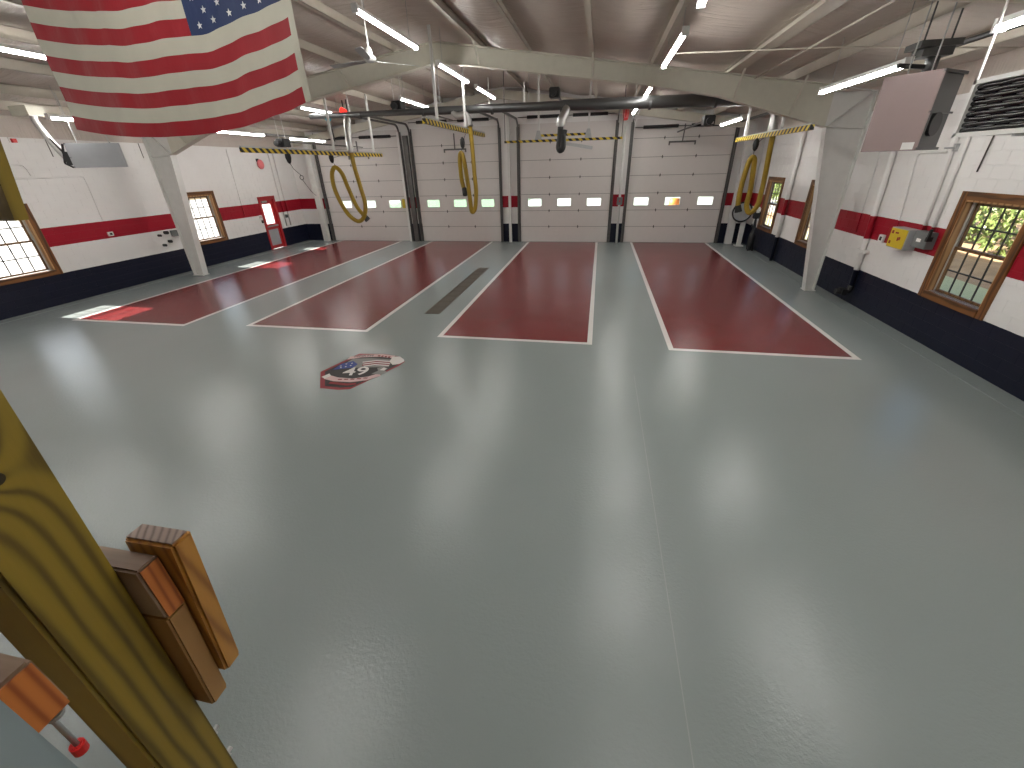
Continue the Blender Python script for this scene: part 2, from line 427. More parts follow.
# ---------------------------------------------------------------- roof: sagging insulation, purlins
PX = [-13.9, -12.7, -11.2, -9.8, -8.5, -6.9, -5.5, -3.25, -2.02, -.42, 1.03, 2.9, 4.2, 5.5]
xs = [XL - WT]; 
edges = [XL - WT] + PX + [XR + WT]
for a, b in zip(edges, edges[1:]): xs += [a + (b - a) * k / 8 for k in range(1, 9)]
xs = sorted(set([round(q, 4) for q in xs] + [RX])); ys = [YF + (YB - YF) * k / 48 for k in range(49)]
def zc(x, y):
    import bisect
    i = max(0, min(len(edges) - 2, bisect.bisect(edges, x) - 1)); t = (x - edges[i]) / (edges[i + 1] - edges[i]); t = min(1, max(0, t))
    return zr(x) + .21 - .085 * math.sin(PI * t) * (1 + .35 * math.sin(y * 2.1 + i * 1.7) * math.sin(y * .77 + i))
vs = [(x, y, zc(x, y)) for y in ys for x in xs]; n = len(xs)
fs = [(j * n + i, j * n + i + 1, (j + 1) * n + i + 1, (j + 1) * n + i) for j in range(48) for i in range(n - 1)]
ceil = struct('ceiling', MB().add(vs, fs), M['ceiling'], 'brown-grey vinyl faced insulation sagging between roof purlins', smooth=True)
obj('roof_deck', MB().prism([(XL - WT, zr(XL) + .3), (RX, zr(RX) + .3), (XR + WT, zr(XR) + .3), (XR + WT, zr(XR) + .4), (RX, zr(RX) + .4), (XL - WT, zr(XL) + .4)], 1, YF, YB + .3), M['galv'], ceil)
for p in PX:
    z = zr(p); s = 1 if p > RX else -1
    m = MB().box(p - .006, p + .006, YF, YB, z + .01, z + .20).box(p - .006, p + .075, YF, YB, z + .004, z + .016).box(p - .075, p + .006, YF, YB, z + .195, z + .203)
    if p == 2.9: m.box(p - .2, p, YF, YB, z + .004, z + .016)
    m.box(p + .068, p + .075, YF, YB, z + .004, z + .03)
    obj('purlin', m, M['purlin'], ceil)

# ---------------------------------------------------------------- steel portal frames
def portal(yf, label, cat='frame', thick=1.0):
    t = thing('portal_frame', label, cat, (RX, yf, 0))
    web = .014; fw = .11
    def column(sgn, xo, xi0, xi1, z1, zt):
        mw = MB().prism([(xo, 0.02), (xi0, .02), (xi1, z1), (xi1, zt - .0), (xo, zt)], 1, yf - web / 2, yf + web / 2)
        c = obj('column', mw, M['column'], t)
        m = MB().bar((xi0, yf, .02), (xi1, yf, z1), .02, 2 * fw, (0, 1, 0)); m.bar((xo, yf, .02), (xo, yf, zt), .02, 2 * fw, (0, 1, 0))
        obj('column_flange', m, M['column'], c)
        m = MB().bar((xo, yf - .05, z1 - .06), (xi1, yf - .05, z1), .012, .1, (0, 1, 0)); m.bar((xo, yf - .05, zt), (xi1, yf - .05, z1), .012, .06, (0, 1, 0)).bar((xo, yf - .05, zt - .02), (xi1, yf - .05, zr(xi1) - .02), .012, .1, (0, 1, 0))
        obj('knee_stiffener', m, M['column'], c)
        obj('base_plate', MB().box(min(xo, xi0) - .03, max(xo, xi0) + .03, yf - .14, yf + .14, .012, .03), M['column'], c)
    column(1, 5.93, 5.72, 5.10, 3.86, zr(5.93) - .02); column(-1, -14.14, -13.76, -13.34, 3.79, zr(-14.14) - .02)
    low = [(-13.34, 3.79), (-11.9, 4.29), (-7.75, 5.05), (-5.09, 5.48), (RX, 5.60), (-3.46, 5.50), (.78, 4.91), (2.63, 4.57), (5.10, 3.86)]
    top = [(5.10, zr(5.10) - .02), (RX, zr(RX) - .02), (-13.34, zr(-13.34) - .02)]
    r = obj('rafter', MB().prism(low + top, 1, yf - web / 2, yf + web / 2), M['cream'], t)
    m = MB()
    for a, b in zip(low, low[1:]): m.bar((a[0], yf, a[1]), (b[0], yf, b[1]), 2 * fw, .02)
    for a, b in zip(top, top[1:]): m.bar((a[0], yf, a[1]), (b[0], yf, b[1]), 2 * fw, .02)
    obj('rafter_flange', m, M['cream'], r)
    def zl(x):
        for a, b in zip(low, low[1:]):
            if a[0] <= x <= b[0]: return a[1] + (b[1] - a[1]) * (x - a[0]) / (b[0] - a[0])
    for p in PX:
        if p in (-12.7, -9.8, -6.9, -3.25, -.42, 2.9, 4.2):
            for dy in (-.62,):
                obj('flange_brace', MB().bar((p + .05, yf + dy, zr(p) + .02), (p + .05, yf - .06, zl(p + .05) + .03), .045, .012), M['cream'], r)
    return t
portal(12.6, 'cream tapered steel portal frame crossing mid room, its right column beside the unit heater')
portal(4.74, 'cream steel portal frame crossing behind the hanging flag')
# end frame against the back wall
t = thing('end_frame', 'cream steel end frame set against the back wall above the bay doors', 'frame', (RX, 20.2, 0))
obj('end_rafter', MB().prism([(XL + .6, zr(XL + .6) - .32), (RX, zr(RX) - .34), (XR - .6, zr(XR - .6) - .32), (XR - .6, zr(XR - .6) - .02), (RX, zr(RX) - .02), (XL + .6, zr(XL + .6) - .02)], 1, 20.1, 20.25), M['cream'], t)
for x in (-13.72, 5.62): obj('end_column', MB().box(x - .13, x + .13, 20.06, 20.28, .012, zr(x) - .05), M['column'], t)

# ---------------------------------------------------------------- windows (local frame: room side is -x)
wcache = {}
def wpart(name, make, mat, parent, loc=(0, 0, 0), bevel=0, label=None):
    if name not in wcache: wcache[name] = make().mesh(name, (0, 0, 0), False, bevel)
    o = link(name.split('#')[0], wcache[name], mat, parent, loc)
    if label: o['label'] = label
    return o
def window(name, x, yc, rz, label):
    r = struct_empty(name, (x, yc, 0), rz, label); z0, z1, hw = WIN_Z0, WIN_Z1, WIN_W / 2; cw = .13
    for sy in (-1, 1): wpart('casing#v', lambda: MB().box(-.035, .0, -cw / 2, cw / 2, z0 - .13, z1 + .13), M['casing'], r, (0, sy * (hw + cw / 2), 0), .004)
    wpart('casing#h', lambda: MB().box(-.035, .0, -hw, hw, z1, z1 + .13), M['casing_h'], r, (0, 0, 0), .004)
    wpart('sill#s', lambda: MB().box(-.05, .12, -hw, hw, z0 - .13, z0), M['casing_h'], r, (0, 0, 0), .006)
    for sy in (-1, 1): wpart('jamb#j%d' % sy, lambda: MB().box(-.02, .17, sy * hw, sy * (hw - .03), z0, z1), M['casing_light'], r)
    wpart('jamb#top', lambda: MB().box(-.02, .17, -hw + .03, hw - .03, z1 - .03, z1), M['casing_light'], r)
    for sy in (-1, 1): wpart('storm_frame#%d' % sy, lambda: MB().box(.09, .13, sy * (hw - .03), sy * (hw - .08), z0, z1 - .03), M['storm'], r)
    zm = (z0 + z1) / 2; a = hw - .08
    for k, (c, d, xx) in enumerate(((zm - .02, z1 - .04, .12), (z0 + .01, zm + .02, .085))):
        def frame(c=c, d=d, xx=xx):
            m = MB(); t = .045
            return m.box(xx, xx + .03, -a, -a + t, c, d).box(xx, xx + .03, a - t, a, c, d).box(xx, xx + .03, -a, a, c, c + t).box(xx, xx + .03, -a, a, d - t, d)
        s = wpart('sash#%d' % k, frame, M['sash'], r)
        c2, d2, a2 = c + .045, d - .045, a - .045
        def munt(c2=c2, d2=d2, a2=a2, xx=xx):
            m = MB()
            for q in (-.5, 0, .5): m.box(xx + .006, xx + .022, q * a2 - .012, q * a2 + .012, c2, d2)
            return m.box(xx + .006, xx + .022, -a2, a2, (c2 + d2) / 2 - .012, (c2 + d2) / 2 + .012)
        wpart('muntin#%d' % k, munt, M['muntin'], s)
        for i in range(4):
            for j in range(2):
                pw = a2 / 2 - .004; ph = (d2 - c2) / 2 - .004
                wpart('pane#%d' % k, lambda: MB().box(xx + .012, xx + .016, 0, pw, 0, ph), M['glass'], s, (0, -a2 + i * a2 / 2 + .002, c2 + j * (d2 - c2) / 2 + .002))
    return r
window('window_1', XR, wins_R[0], 0, 'stained wood double-hung window nearest on the right wall')
window('window_2', XR, wins_R[1], 0, 'wood window half hidden behind the right steel column')
window('window_3', XR, wins_R[2], 0, 'farthest wood window on the right wall')
window('window_4', XL, wins_L[0], PI, 'bright wood window nearest on the left wall')
window('window_5', XL, wins_L[1], PI, 'bright wood window beside the left steel column')

# ---------------------------------------------------------------- overhead doors
WZ = 1.721; WXS = [[-12.3, -11.144, -9.81 - .0], [-7.82, -6.48, -5.13], [-2.91, -1.565, -.233], [1.81, 3.12, 4.46]]
WXS[0] = [-12.45, -11.144, -9.81]
for i, (a, b) in enumerate(DX):
    d = struct_empty('door_%d' % (i + 1), ((a + b) / 2, YB + .05, 0), 0, ['white overhead bay door farthest left', 'white overhead bay door second from left', 'white overhead bay door third from left', 'white overhead bay door at right'][i])
    SH = DTOP / 7
    for k in range(7):
        z0 = k * SH + .009; z1 = (k + 1) * SH - .009; hl = []
        if k == 2: hl = [(x - .31, x + .31, WZ - .16, WZ + .16) for x in WXS[i]]
        m = MB()
        for (p, q, r, s) in wall_cells(a + .02, b - .02, z0, z1, hl): m.box(p, q, YB + .0, YB + .032, r, s)
        for (p, q, r, s) in wall_cells(a - .04, b + .04, k * SH, (k + 1) * SH + (.06 if k == 6 else 0), hl): m.box(p, q, YB + .031, YB + .075, r, s)
        if k != 2:
            for f in (.33, .66): m.box(a + .02, b - .02, YB - .003, YB + .001, z0 + SH * f - .012, z0 + SH * f + .006)
        sct = obj('door_section', m, M['door'], d)
        if k: obj('joint_shade_strip', MB().box(a + .02, b - .02, YB + .012, YB + .0312, k * SH - .0085, k * SH + .0085), M['joint_shade'], sct)  # dark strip added to draw the joint's shadow line between sections
        for (p, q, r, s) in hl:
            fr = MB().box(p - .03, q + .03, YB - .008, YB + .0, r - .03, r).box(p - .03, q + .03, YB - .008, YB + .0, s, s + .03).box(p - .03, p, YB - .008, YB + .0, r, s).box(q, q + .03, YB - .008, YB + .0, r, s)
            obj('light_frame', fr, M['door'], sct)
            obj('pane', MB().box(p, q, YB + .04, YB + .046, r, s), M['doorglass'], sct)
    for k in range(1, 7):
        for x in ((WXS[i][0] + WXS[i][1]) / 2, (WXS[i][1] + WXS[i][2]) / 2):
            z = k * SH
            obj('hinge', MB().prism([(x - .035, z), (x, z - .075), (x + .035, z), (x, z + .075)], 1, YB - .014, YB + .0), M['track'], d)
    for sx, x in ((-1, a), (1, b)):
        # vertical track, quarter bend, horizontal track hung back under the roof
        zt = 4.62; pts = [(x + sx * .07, YB - .10, .0)] + [(x + sx * .07, YB - .10, zt)] + [(x + sx * .07, YB - .10 - .35 * (1 - math.cos(q * PI / 12)), zt + .35 * math.sin(q * PI / 12)) for q in range(1, 7)] + [(x + sx * .07, 15.9, zt + .36)]
        roofz = zr(x + sx * .07)
        if zt + .40 > roofz: pts = [(p[0], p[1], min(p[2], roofz - .12)) for p in pts]
        m = MB()
        for p, q in zip(pts, pts[1:]): m.bar(p, q, .075, .05, (1, 0, 0))
        obj('track', m, M['track'], d)
        m = MB().box(x, x + sx * .045, YB - .03, YB, 0, DTOP).box(x + sx * .04, x + sx * .13, YB - .06, YB - .045, 0, 4.7)
        obj('track_angle', m, M['track'], d)
    xm = (a + b) / 2; zs = min(5.02, zr(a if i == 0 else b if i == 3 else xm) - .18) if i in (0, 3) else 5.03
    obj('spring_shaft', MB().tube([(a - .05, YB - .14, zs), (b + .05, YB - .14, zs)], .016, 8), M['track'], d)
    for p, q in ((a + .35, xm - .25), (xm + .25, b - .35)): obj('torsion_spring', MB().tube([(p, YB - .14, zs), (q, YB - .14, zs)], .062, 10), M['dark'], d)
    if i != 2:
        zb = 3.45 + (.35 if i == 0 else .5); xb = xm
        m = MB().bar((xb, YB - .03, zb), (xb + (.03 if i == 3 else 0), YB - .03, zb + .62), .05, .04).bar((xb - .5, YB - .03, zb), (xb + .5, YB - .03, zb), .05, .06)
        for q in (-.5, .5): m.bar((xb + q, YB - .03, zb + .03), (xb + q, YB - .03, zb - .12), .05, .05)
        obj('arm_bracket', m, M['track'], d)

# man door in the left wall
d = struct_empty('door_5', (XL, (DL0 + DL1) / 2, 0), 0, 'red framed exit door with a tall glass light in the left wall')
m = MB().box(XL - .12, XL + .03, DL0 - .07, DL0 + .05, 0, 2.27).box(XL - .12, XL + .03, DL1 - .05, DL1 + .07, 0, 2.27).box(XL - .12, XL + .03, DL0 - .07, DL1 + .07, 2.13, 2.27)
obj('door_frame', m, M['reddoor'], d, bevel=.006)
m = MB()
for (p, q, r, s) in wall_cells(DL0 + .05, DL1 - .05, .02, 2.13, [(DL0 + .17, DL1 - .17, 1.10, 1.95), (DL0 + .13, DL1 - .13, .16, .86)]): m.box(XL - .10, XL - .055, p, q, r, s)
lf = obj('door_leaf', m, M['reddoor'], d)
obj('pane', MB().box(XL - .08, XL - .074, DL0 + .17, DL1 - .17, 1.10, 1.95), M['glass'], lf)
obj('kick_panel', MB().box(XL - .09, XL - .07, DL0 + .13, DL1 - .13, .16, .86), M['greypanel'], lf)
obj('push_bar', MB().box(XL - .055, XL + .01, DL0 + .12, DL1 - .12, .98, 1.04), M['galv'], lf)
obj('door_closer', MB().box(XL - .055, XL + .02, DL0 + .15, DL0 + .45, 2.02, 2.09), M['galv'], lf)

# ---------------------------------------------------------------- led strip lights
def strip(x, y0, z, label, L=2.44):
    t = thing('strip_light', label, 'ceiling light', (x, y0 + L / 2, z), 'led strip lights under the roof')
    key = 'strip'
    if key not in wcache:
        wcache['sh'] = MB().prism([(-.045, .02), (.045, .02), (.03, .075), (-.03, .075)], 1, -L / 2, L / 2).mesh('housing')
        wcache['sd'] = MB().tube([(0, -L / 2 + .02, .005), (0, L / 2 - .02, .005)], .036, 10).mesh('diffuser', (0, 0, 0), True)
        wcache['se'] = MB().box(-.05, .05, -.02, .02, -.035, .08).mesh('end_cap'); wcache[key] = 1
    link('housing', wcache['sh'], M['white'], t); link('diffuser', wcache['sd'], M['led'], t)
    for q in (-1, 1): link('end_cap', wcache['se'], M['white'], t, (0, q * L / 2, 0))
    for q in (-.9, .9):
        zz = zr(x) + .15
        obj('hanger', MB().bar((x, y0 + L / 2 + q, z + .07), (x, y0 + L / 2 + q, zz), .008, .008), M['galv'], t)
    return t
strip(-3.92, 7.75, 5.42, 'led strip light above the ceiling fan')
strip(-3.9, 11.4, 5.36, 'led strip light just beyond the ridge of the steel frame')
strip(-3.9, 14.75, 5.36, 'led strip light above the middle of the dark duct, behind the ridge')
strip(1.08, 8.15, 4.90, 'led strip light right of centre in front of the steel frame')
strip(1.05, 4.45, 4.90, 'led strip light at the top edge of the view, right of centre')
strip(1.08, 12.75, 4.88, 'short looking led strip light right behind the frame above the duct')
strip(1.05, 16.75, 4.88, 'farthest small led strip light above the red cable coil')
strip(3.86, 7.62, 4.28, 'led strip light over the mauve unit heater')
strip(3.72, 3.55, 4.30, 'led strip light at the far right edge behind the louvered air cleaner')
strip(3.80, 14.6, 4.26, 'led strip light behind the right knee of the frame')
strip(-9.3, 5.0, 5.02, 'led strip light at the left edge behind the flag')
strip(-9.3, 13.75, 4.98, 'led strip light beside the red beacon')
strip(-6.5, 15.0, 5.22, 'led strip light behind the second door opener')
strip(-12.1, 12.95, 4.42, 'led strip light under the lower edge of the flag')
strip(-12.2, 8.75, 4.42, 'led strip light beside the foil flue duct')
strip(-12.3, 17.0, 4.40, 'faint led strip light behind the leftmost hazard rail')
for x, z, y, lab in ((-12.2, 4.42, 4.6, 'led strip light near the left wall, next before the foil flue one'), (-12.2, 4.42, .6, 'led strip light near the left wall, closest to the mezzanine'), (-9.3, 5.02, .8, 'led strip light left of the flag, closest to the mezzanine'),
                     (-3.9, 5.42, 1.6, 'led strip light left of the ridge in front of the flag'), (-3.9, 5.42, -2.2, 'led strip light left of the ridge above the mezzanine deck'), (1.05, 4.9, .6, 'led strip light right of centre above the mezzanine deck'), (3.72, 4.3, -.4, 'led strip light near the right wall above the mezzanine deck')):
    strip(x, y, z, lab)

# ---------------------------------------------------------------- hanging flag
def flag_pt(u, v, off=0):
    xl = -5.83 - .11 * v; xr = -2.93 + .03 * v; x = xl + (xr - xl) * u
    sag = .17 * 4 * u * (1 - u); zt = 5.45 + .10 * u - sag; zb = 3.71 + .11 * u - sag
    fold = .035 * math.sin(9 * u + 2.0 * v) * (.3 + .7 * v) + .012 * math.sin(34 * u - 5 * v) * v + .008 * math.sin(60 * u + 9 * v)
    zz = zt + (zb - zt) * v + .012 * math.sin(21 * u + 3) * math.sin(PI * v) * (u > .3)
    return Vector((x, 4.45 + fold - off, zz))
t = thing('flag', 'large american flag hanging by its top edge below the roof', 'flag', (-4.4, 4.45, 3.6))
def cloth(name, u0, u1, v0, v1, mat, nu=48, nv=4):
    vs = [flag_pt(u0 + (u1 - u0) * i / nu, v0 + (v1 - v0) * j / nv) for j in range(nv + 1) for i in range(nu + 1)]
    fs = [(j * (nu + 1) + i, j * (nu + 1) + i + 1, (j + 1) * (nu + 1) + i + 1, (j + 1) * (nu + 1) + i) for j in range(nv) for i in range(nu)]
    return obj(name, MB().add(vs, fs), mat, t, smooth=True)
for k in range(13): cloth('stripe', 0, .632 if k < 7 else 1, k / 13, (k + 1) / 13, M['flag_red'] if k % 2 == 0 else M['flag_white'])
cloth('canton', .632, 1, 0, 7 / 13, M['flag_blue'], 24, 10)
cloth('hoist_band', 1, 1.022, 0, 1, M['flag_white'], 2, 40)
for row in range(9):
    for c in range(6 if row % 2 == 0 else 5):
        u = 1 - .362 * (c + (.5 if row % 2 == 0 else 1.0)) / 6; v = 7 / 13 * (row + .7) / 9.4
        P = flag_pt(u, v, .006); vs = []
        for q in range(10):
            a = PI / 2 + q * PI / 5; r = .030 if q % 2 == 0 else .012
            vs.append(P + Vector((r * math.cos(a), 0, r * math.sin(a))))
        obj('star', MB().add(vs + [p + Vector((0, .004, 0)) for p in vs], [tuple(range(10)), tuple(range(10, 20))[::-1]] + [(i, (i + 1) % 10, 10 + (i + 1) % 10, 10 + i) for i in range(10)]), M['star'], t)
for u in (.02, .5, .99):
    p = flag_pt(u, 0); obj('hanging_cord', MB().bar(p, (p.x, p.y, zr(p.x) + .1), .01, .01), M['white'], t)

# ---------------------------------------------------------------- ceiling fan
t = thing('ceiling_fan', 'white three bladed ceiling fan hanging on a long rod', 'fan', (-4.4, 9.0, 4.98))
obj('down_rod', MB().tube([(-4.4, 9, 5.15), (-4.4, 9, 6.12)], .014, 8), M['white'], t)
obj('motor', MB().lathe([(.025, .20), (.045, .18), (.065, .12), (.05, .09), (.10, .055), (.115, .02), (.09, -.02), (.04, -.04)], (-4.4, 9, 5.04), 18), M['white'], t, smooth=True)
for k in range(3):
    a = math.radians(46 + 120 * k); dx, dy = math.cos(a), math.sin(a); nx, ny = -dy, dx
    vs = []
    for q, hw in ((.12, .025), (.25, .055), (.9, .07), (.97, .05)):
        for sgn in (-1, 1):
            for dz in (-.004, .004): vs.append((-4.4 + dx * q + nx * hw * sgn, 9 + dy * q + ny * hw * sgn, 5.03 + .012 * sgn + dz))
    fs = [(0, 1, 3, 2), (12, 14, 15, 13)]
    for i in range(3):
        b = 4 * i; fs += [(b, b + 4, b + 5, b + 1), (b + 2, b + 3, b + 7, b + 6), (b, b + 2, b + 6, b + 4), (b + 1, b + 5, b + 7, b + 3)]
    obj('blade', MB().add(vs, fs), M['greybox'], t)

# ---------------------------------------------------------------- exhaust extraction: trunk duct, rails, hoses
t = thing('exhaust_duct', 'long dark grey round duct running across the bay under the roof', 'duct', (-3, 14.2, 4.7))
obj('duct_pipe', MB().tube([(-9.3, 14.2, 4.78), (-5.5, 14.2, 4.76), (-5.4, 14.2, 4.76), (-1.3, 14.2, 4.73), (-1.2, 14.2, 4.73), (3.9, 14.2, 4.66)], [.075, .085, .105, .115, .135, .165], 18), M['duct'], t, smooth=True)
for x, r in ((-7.5, .09), (-5.45, .115), (-3.3, .12), (-1.25, .145), (1.2, .155), (2.9, .17)): obj('duct_collar', MB().tube([(x - .03, 14.2, 4.765 - (x + 9.3) * .009), (x + .03, 14.2, 4.765 - (x + 9.3) * .009)], r, 18), M['duct'], t)
for x in (-7.9, -4.9, -2.2, .8, 2.6): obj('strap', MB().bar((x, 14.2, 4.8), (x, 14.2, zr(x) + .05), .03, .008), M['galv'], t)

def rail(x, y0, y1, z, label, hang):
    t = thing('hose_rail', label, 'hose rail', (x, (y0 + y1) / 2, z), 'hazard striped hose rails')
    obj('rail_beam', MB().box(x - .04, x + .04, y0, y1, z - .05, z + .05), M['hazard'], t)
    obj('trolley_track', MB().box(x - .03, x + .03, y0, y1, z + .05, z + .085), M['galv'], t)
    for y in hang:
        h = obj('hanger_post', MB().box(x - .03, x + .03, y - .03, y + .03, z + .085, zr(x) + .05), M['column'], t)
    return t
rail(-8.2, 9.55, 16.55, 3.70, 'yellow and black striped hose rail between the two left lanes', (13.4, 16.0))
rail(-4.0, 10.4, 15.85, 4.17, 'yellow and black striped hose rail left of centre over the drain gap', (11.3, 13.7))
rail(4.3, 11.2, 16.8, 3.80, 'yellow and black striped hose rail along the right side', (13.0, 16.0))
# cross rail at bay three
t = thing('cross_rail', 'striped cross bar hanging in front of the third bay door', 'hose rail', (-1.4, 16, 3.9))
obj('lower_bar', MB().box(-3.32, .60, 15.96, 16.04, 3.92, 3.99), M['hazard'], t)
obj('upper_bar', MB().box(-2.22, -.44, 15.97, 16.03, 4.07, 4.14), M['hazard'], t)
for x in (-2.15, -.5):
    obj('hanger_post', MB().box(x - .03, x + .03, 15.97, 16.03, 4.14, zr(x) + .03), M['column'], t)
    obj('hanger_foot', MB().prism([(x - .12, 3.99), (x + .12, 3.99), (x + .05, 4.25), (x - .05, 4.25)], 1, 15.95, 15.97), M['galv'], t)
for x in (-3.3, .58): obj('end_link', MB().bar((x, 16, 3.97), (x, 16, zr(x) + .03), .02, .02), M['track'], t)
obj('swing_arm', MB().bar((-1.3, 16.0, 3.86), (-.35, 16.1, 3.70), .12, .10), M['galv'], t)

def hose(label, path, r, mat, nozzle, elbow, group=None, hook=None):
    t = thing('exhaust_hose', label, 'hose', (path[-1][0], path[-1][1], min(p[2] for p in path)), group)
    obj('hose_tube', MB().tube(arc(path, 7), r, 12), mat, t, smooth=True)
    a, b = nozzle; obj('nozzle', MB().tube([a, b], [r * 1.15, r * 1.5], 12), M['dark'], t, label='black rubber nozzle')
    if elbow: obj('foil_elbow', MB().tube(arc(elbow, 6), r * 1.5, 12), M['silver'], t, smooth=True, label='silver foil elbow')
    if hook:
        for p in hook[1:]: pass
        obj('balancer', MB().lathe([(.02, .16), (.07, .10), (.08, 0), (.06, -.1), (.02, -.15)], hook[0], 12), M['dark'], t, smooth=True)
        obj('hook_cord', MB().bar(hook[0], hook[1], .012, .012).bar(hook[0], hook[2], .012, .012), M['cord'], t)
    return t
# left yellow loop (plane near y = 14)
hose('yellow ribbed hose looped beneath the left hazard rail', [(-7.98, 14, 3.75), (-7.95, 14, 3.3), (-7.86, 14, 2.7), (-7.8, 14, 2.2), (-7.93, 14, 1.80), (-8.2, 14, 1.66), (-8.52, 13.95, 1.95), (-8.75, 13.9, 2.6), (-8.76, 13.9, 3.1), (-8.6, 13.9, 3.32), (-8.42, 13.95, 3.15), (-8.35, 14.05, 2.7), (-8.2, 14.1, 2.15), (-8.0, 14.1, 1.85)], .068, M['hose'],
     ((-8.0, 14.1, 1.86), (-7.86, 14.1, 1.68)), [(-8.0, 14.2, 4.7), (-8.0, 14.08, 4.45), (-7.98, 14, 4.1), (-7.98, 14, 3.72)], 'yellow exhaust hoses', ((-8.72, 14, 3.60), (-8.3, 14, 3.66), (-8.6, 13.95, 3.34)))
hose('yellow ribbed hose hanging in a narrow loop before the second bay door', [(-3.95, 14, 4.30), (-3.92, 14, 3.8), (-3.9, 14, 3.1), (-3.88, 14, 2.5), (-3.93, 13.95, 2.05), (-4.03, 13.9, 1.95), (-4.05, 13.85, 2.3), (-4.1, 13.85, 2.9), (-4.18, 13.88, 3.45), (-4.26, 13.9, 3.62), (-4.33, 13.95, 3.4), (-4.33, 14, 2.9), (-4.27, 14, 2.6)], .066, M['hose'],
     ((-4.27, 14, 2.62), (-4.2, 13.9, 2.46)), [(-4.5, 14.2, 4.72), (-4.35, 14.15, 4.6), (-4.05, 14.05, 4.58), (-3.95, 14, 4.3)], 'yellow exhaust hoses', ((-4.22, 14, 3.88), (-4.1, 14, 4.12), (-4.25, 13.95, 3.66)))
hose('yellow ribbed hose looped beneath the right hazard rail by the far window', [(4.46, 14, 3.85), (4.47, 14, 3.5), (4.50, 14, 2.9), (4.51, 14, 2.45), (4.47, 13.95, 2.06), (4.32, 13.95, 1.86), (4.2, 14, 2.05), (4.21, 14, 2.45), (4.17, 14, 2.95), (4.14, 14, 3.22), (4.07, 14.0, 3.28), (4.02, 14.05, 3.15), (3.97, 14.05, 2.7), (3.96, 14.05, 2.3), (3.98, 14.05, 2.05)], .068, M['hose'],
     ((3.98, 14.05, 2.06), (4.03, 14.05, 1.88)), [(3.8, 14.2, 4.6), (4.1, 14.15, 4.5), (4.4, 14.05, 4.3), (4.45, 14, 3.8)], 'yellow exhaust hoses', ((4.09, 14, 3.58), (4.25, 14, 3.74), (4.08, 14, 3.3)))
hose('black ribbed hose curled up short in front of the third bay door', [(-1.22, 14.0, 4.35), (-1.24, 14, 4.15), (-1.25, 13.98, 3.9), (-1.27, 13.9, 3.68), (-1.22, 13.85, 3.60), (-1.15, 13.85, 3.66), (-1.15, 13.95, 3.85), (-1.17, 14, 4.0)], .085, M['blackhose'],
     ((-1.17, 14, 3.98), (-1.17, 14.02, 4.1)), [(-1.1, 14.2, 4.7), (-1.12, 14.1, 4.55), (-1.22, 14, 4.35), (-1.23, 14, 4.2)])

# black balancer with a long pull cord by the left wall
t = thing('pull_cord', 'black balancer with a ring and pull cord on the left hazard rail', 'cord', (-8.25, 11.2, 2.6))
obj('balancer', MB().lathe([(.02, .15), (.07, .09), (.075, 0), (.05, -.1), (.02, -.14)], (-8.24, 11.2, 3.56), 12), M['dark'], t, smooth=True)
obj('cord', MB().tube([(-8.24, 11.2, 3.45), (-8.2, 11.25, 3.3), (-8.06, 11.3, 3.14)], .007, 6).tube([(-8.04, 11.3, 3.02), (-7.9, 11.35, 2.75), (-7.8, 11.4, 2.62)], .006, 6), M['cord'], t)
ring = [(-8.05 + .055 * math.cos(q * PI / 6), 11.3, 3.08 + .055 * math.sin(q * PI / 6)) for q in range(13)]
obj('ring', MB().tube(ring, .008, 6), M['dark'], t)

# ---------------------------------------------------------------- door openers
for x, y, z, lab in ((-10.95, 14.8, 4.12, 'black door opener motor hanging left above the first bay'), (-6.5, 14.8, 5.0, 'black door opener motor left of the ridge above the second bay'), (-1.52, 14.9, 5.12, 'black door opener motor high above the third bay'), (2.92, 14.8, 4.24, 'black door opener motor with a small white sticker above the right bay')):
    t = thing('door_opener', lab, 'door opener', (x, y, z - .14), 'black overhead door openers')
    obj('motor_box', MB().box(x - .15, x + .15, y - .2, y + .2, z - .13, z + .13), M['dark'], t, bevel=.02)
    obj('motor_can', MB().tube([(x - .02, y - .18, z - .02), (x - .02, y - .36, z - .02)], .09, 14), M['dark'], t)
    if x > 2: obj('sticker', MB().box(x + .02, x + .11, y - .206, y - .199, z - .09, z - .03), M['white'], t)
    obj('drive_rail', MB().box(x - .03, x + .03, y + .2, 20.3, z + .02, z + .06), M['track'], t)
    for q in (-.13, .13): obj('hanger', MB().bar((x + q, y, z + .13), (x + q, y, zr(x) + .1), .03, .006), M['column'], t)

# ---------------------------------------------------------------- posts and pipes between the doors
solo('track_guard', MB().box(-8.93, -8.70, 20.28, 20.38, 0, 4.55), M['track'], 'wide dull steel track guard between the first and second bay doors', 'guard')
t = solo('corner_post', MB().box(-9.2, -9.1, 20.3, 20.36, .0, 4.7), M['white'], 'thin white post between the first and second bay doors', 'post')
solo('steel_post', MB().box(-4.09, -3.98, 20.22, 20.33, 0, zr(-4) - .36), M['column'], 'square white post between the second and third bay doors', 'post')
solo('steel_post', MB().tube([(.90, 20.2, 0), (.83, 20.2, 4.55)], .05, 12), M['column'], 'round white post beneath the red cable coil', 'post', smooth=True)
t = thing('post_box', 'small dark control box on the round white post by the right bay', 'control box', (.87, 20.12, 1.66))
obj('box', MB().box(.76, .99, 20.08, 20.15, 1.62, 1.92), M['darkbox'], t); obj('button', MB().box(.85, .9, 20.065, 20.08, 1.74, 1.8), M['redplastic'], t)
solo('post_box', MB().box(-9.32, -9.2, 20.22, 20.30, 1.55, 1.95), M['yellow'], 'small brownish yellow box on the thin post by the first bay', 'control box')
t = thing('cable_coil', 'coil of red cable hung high between third and right bay doors', 'cable', (.76, 19.6, 4.6))
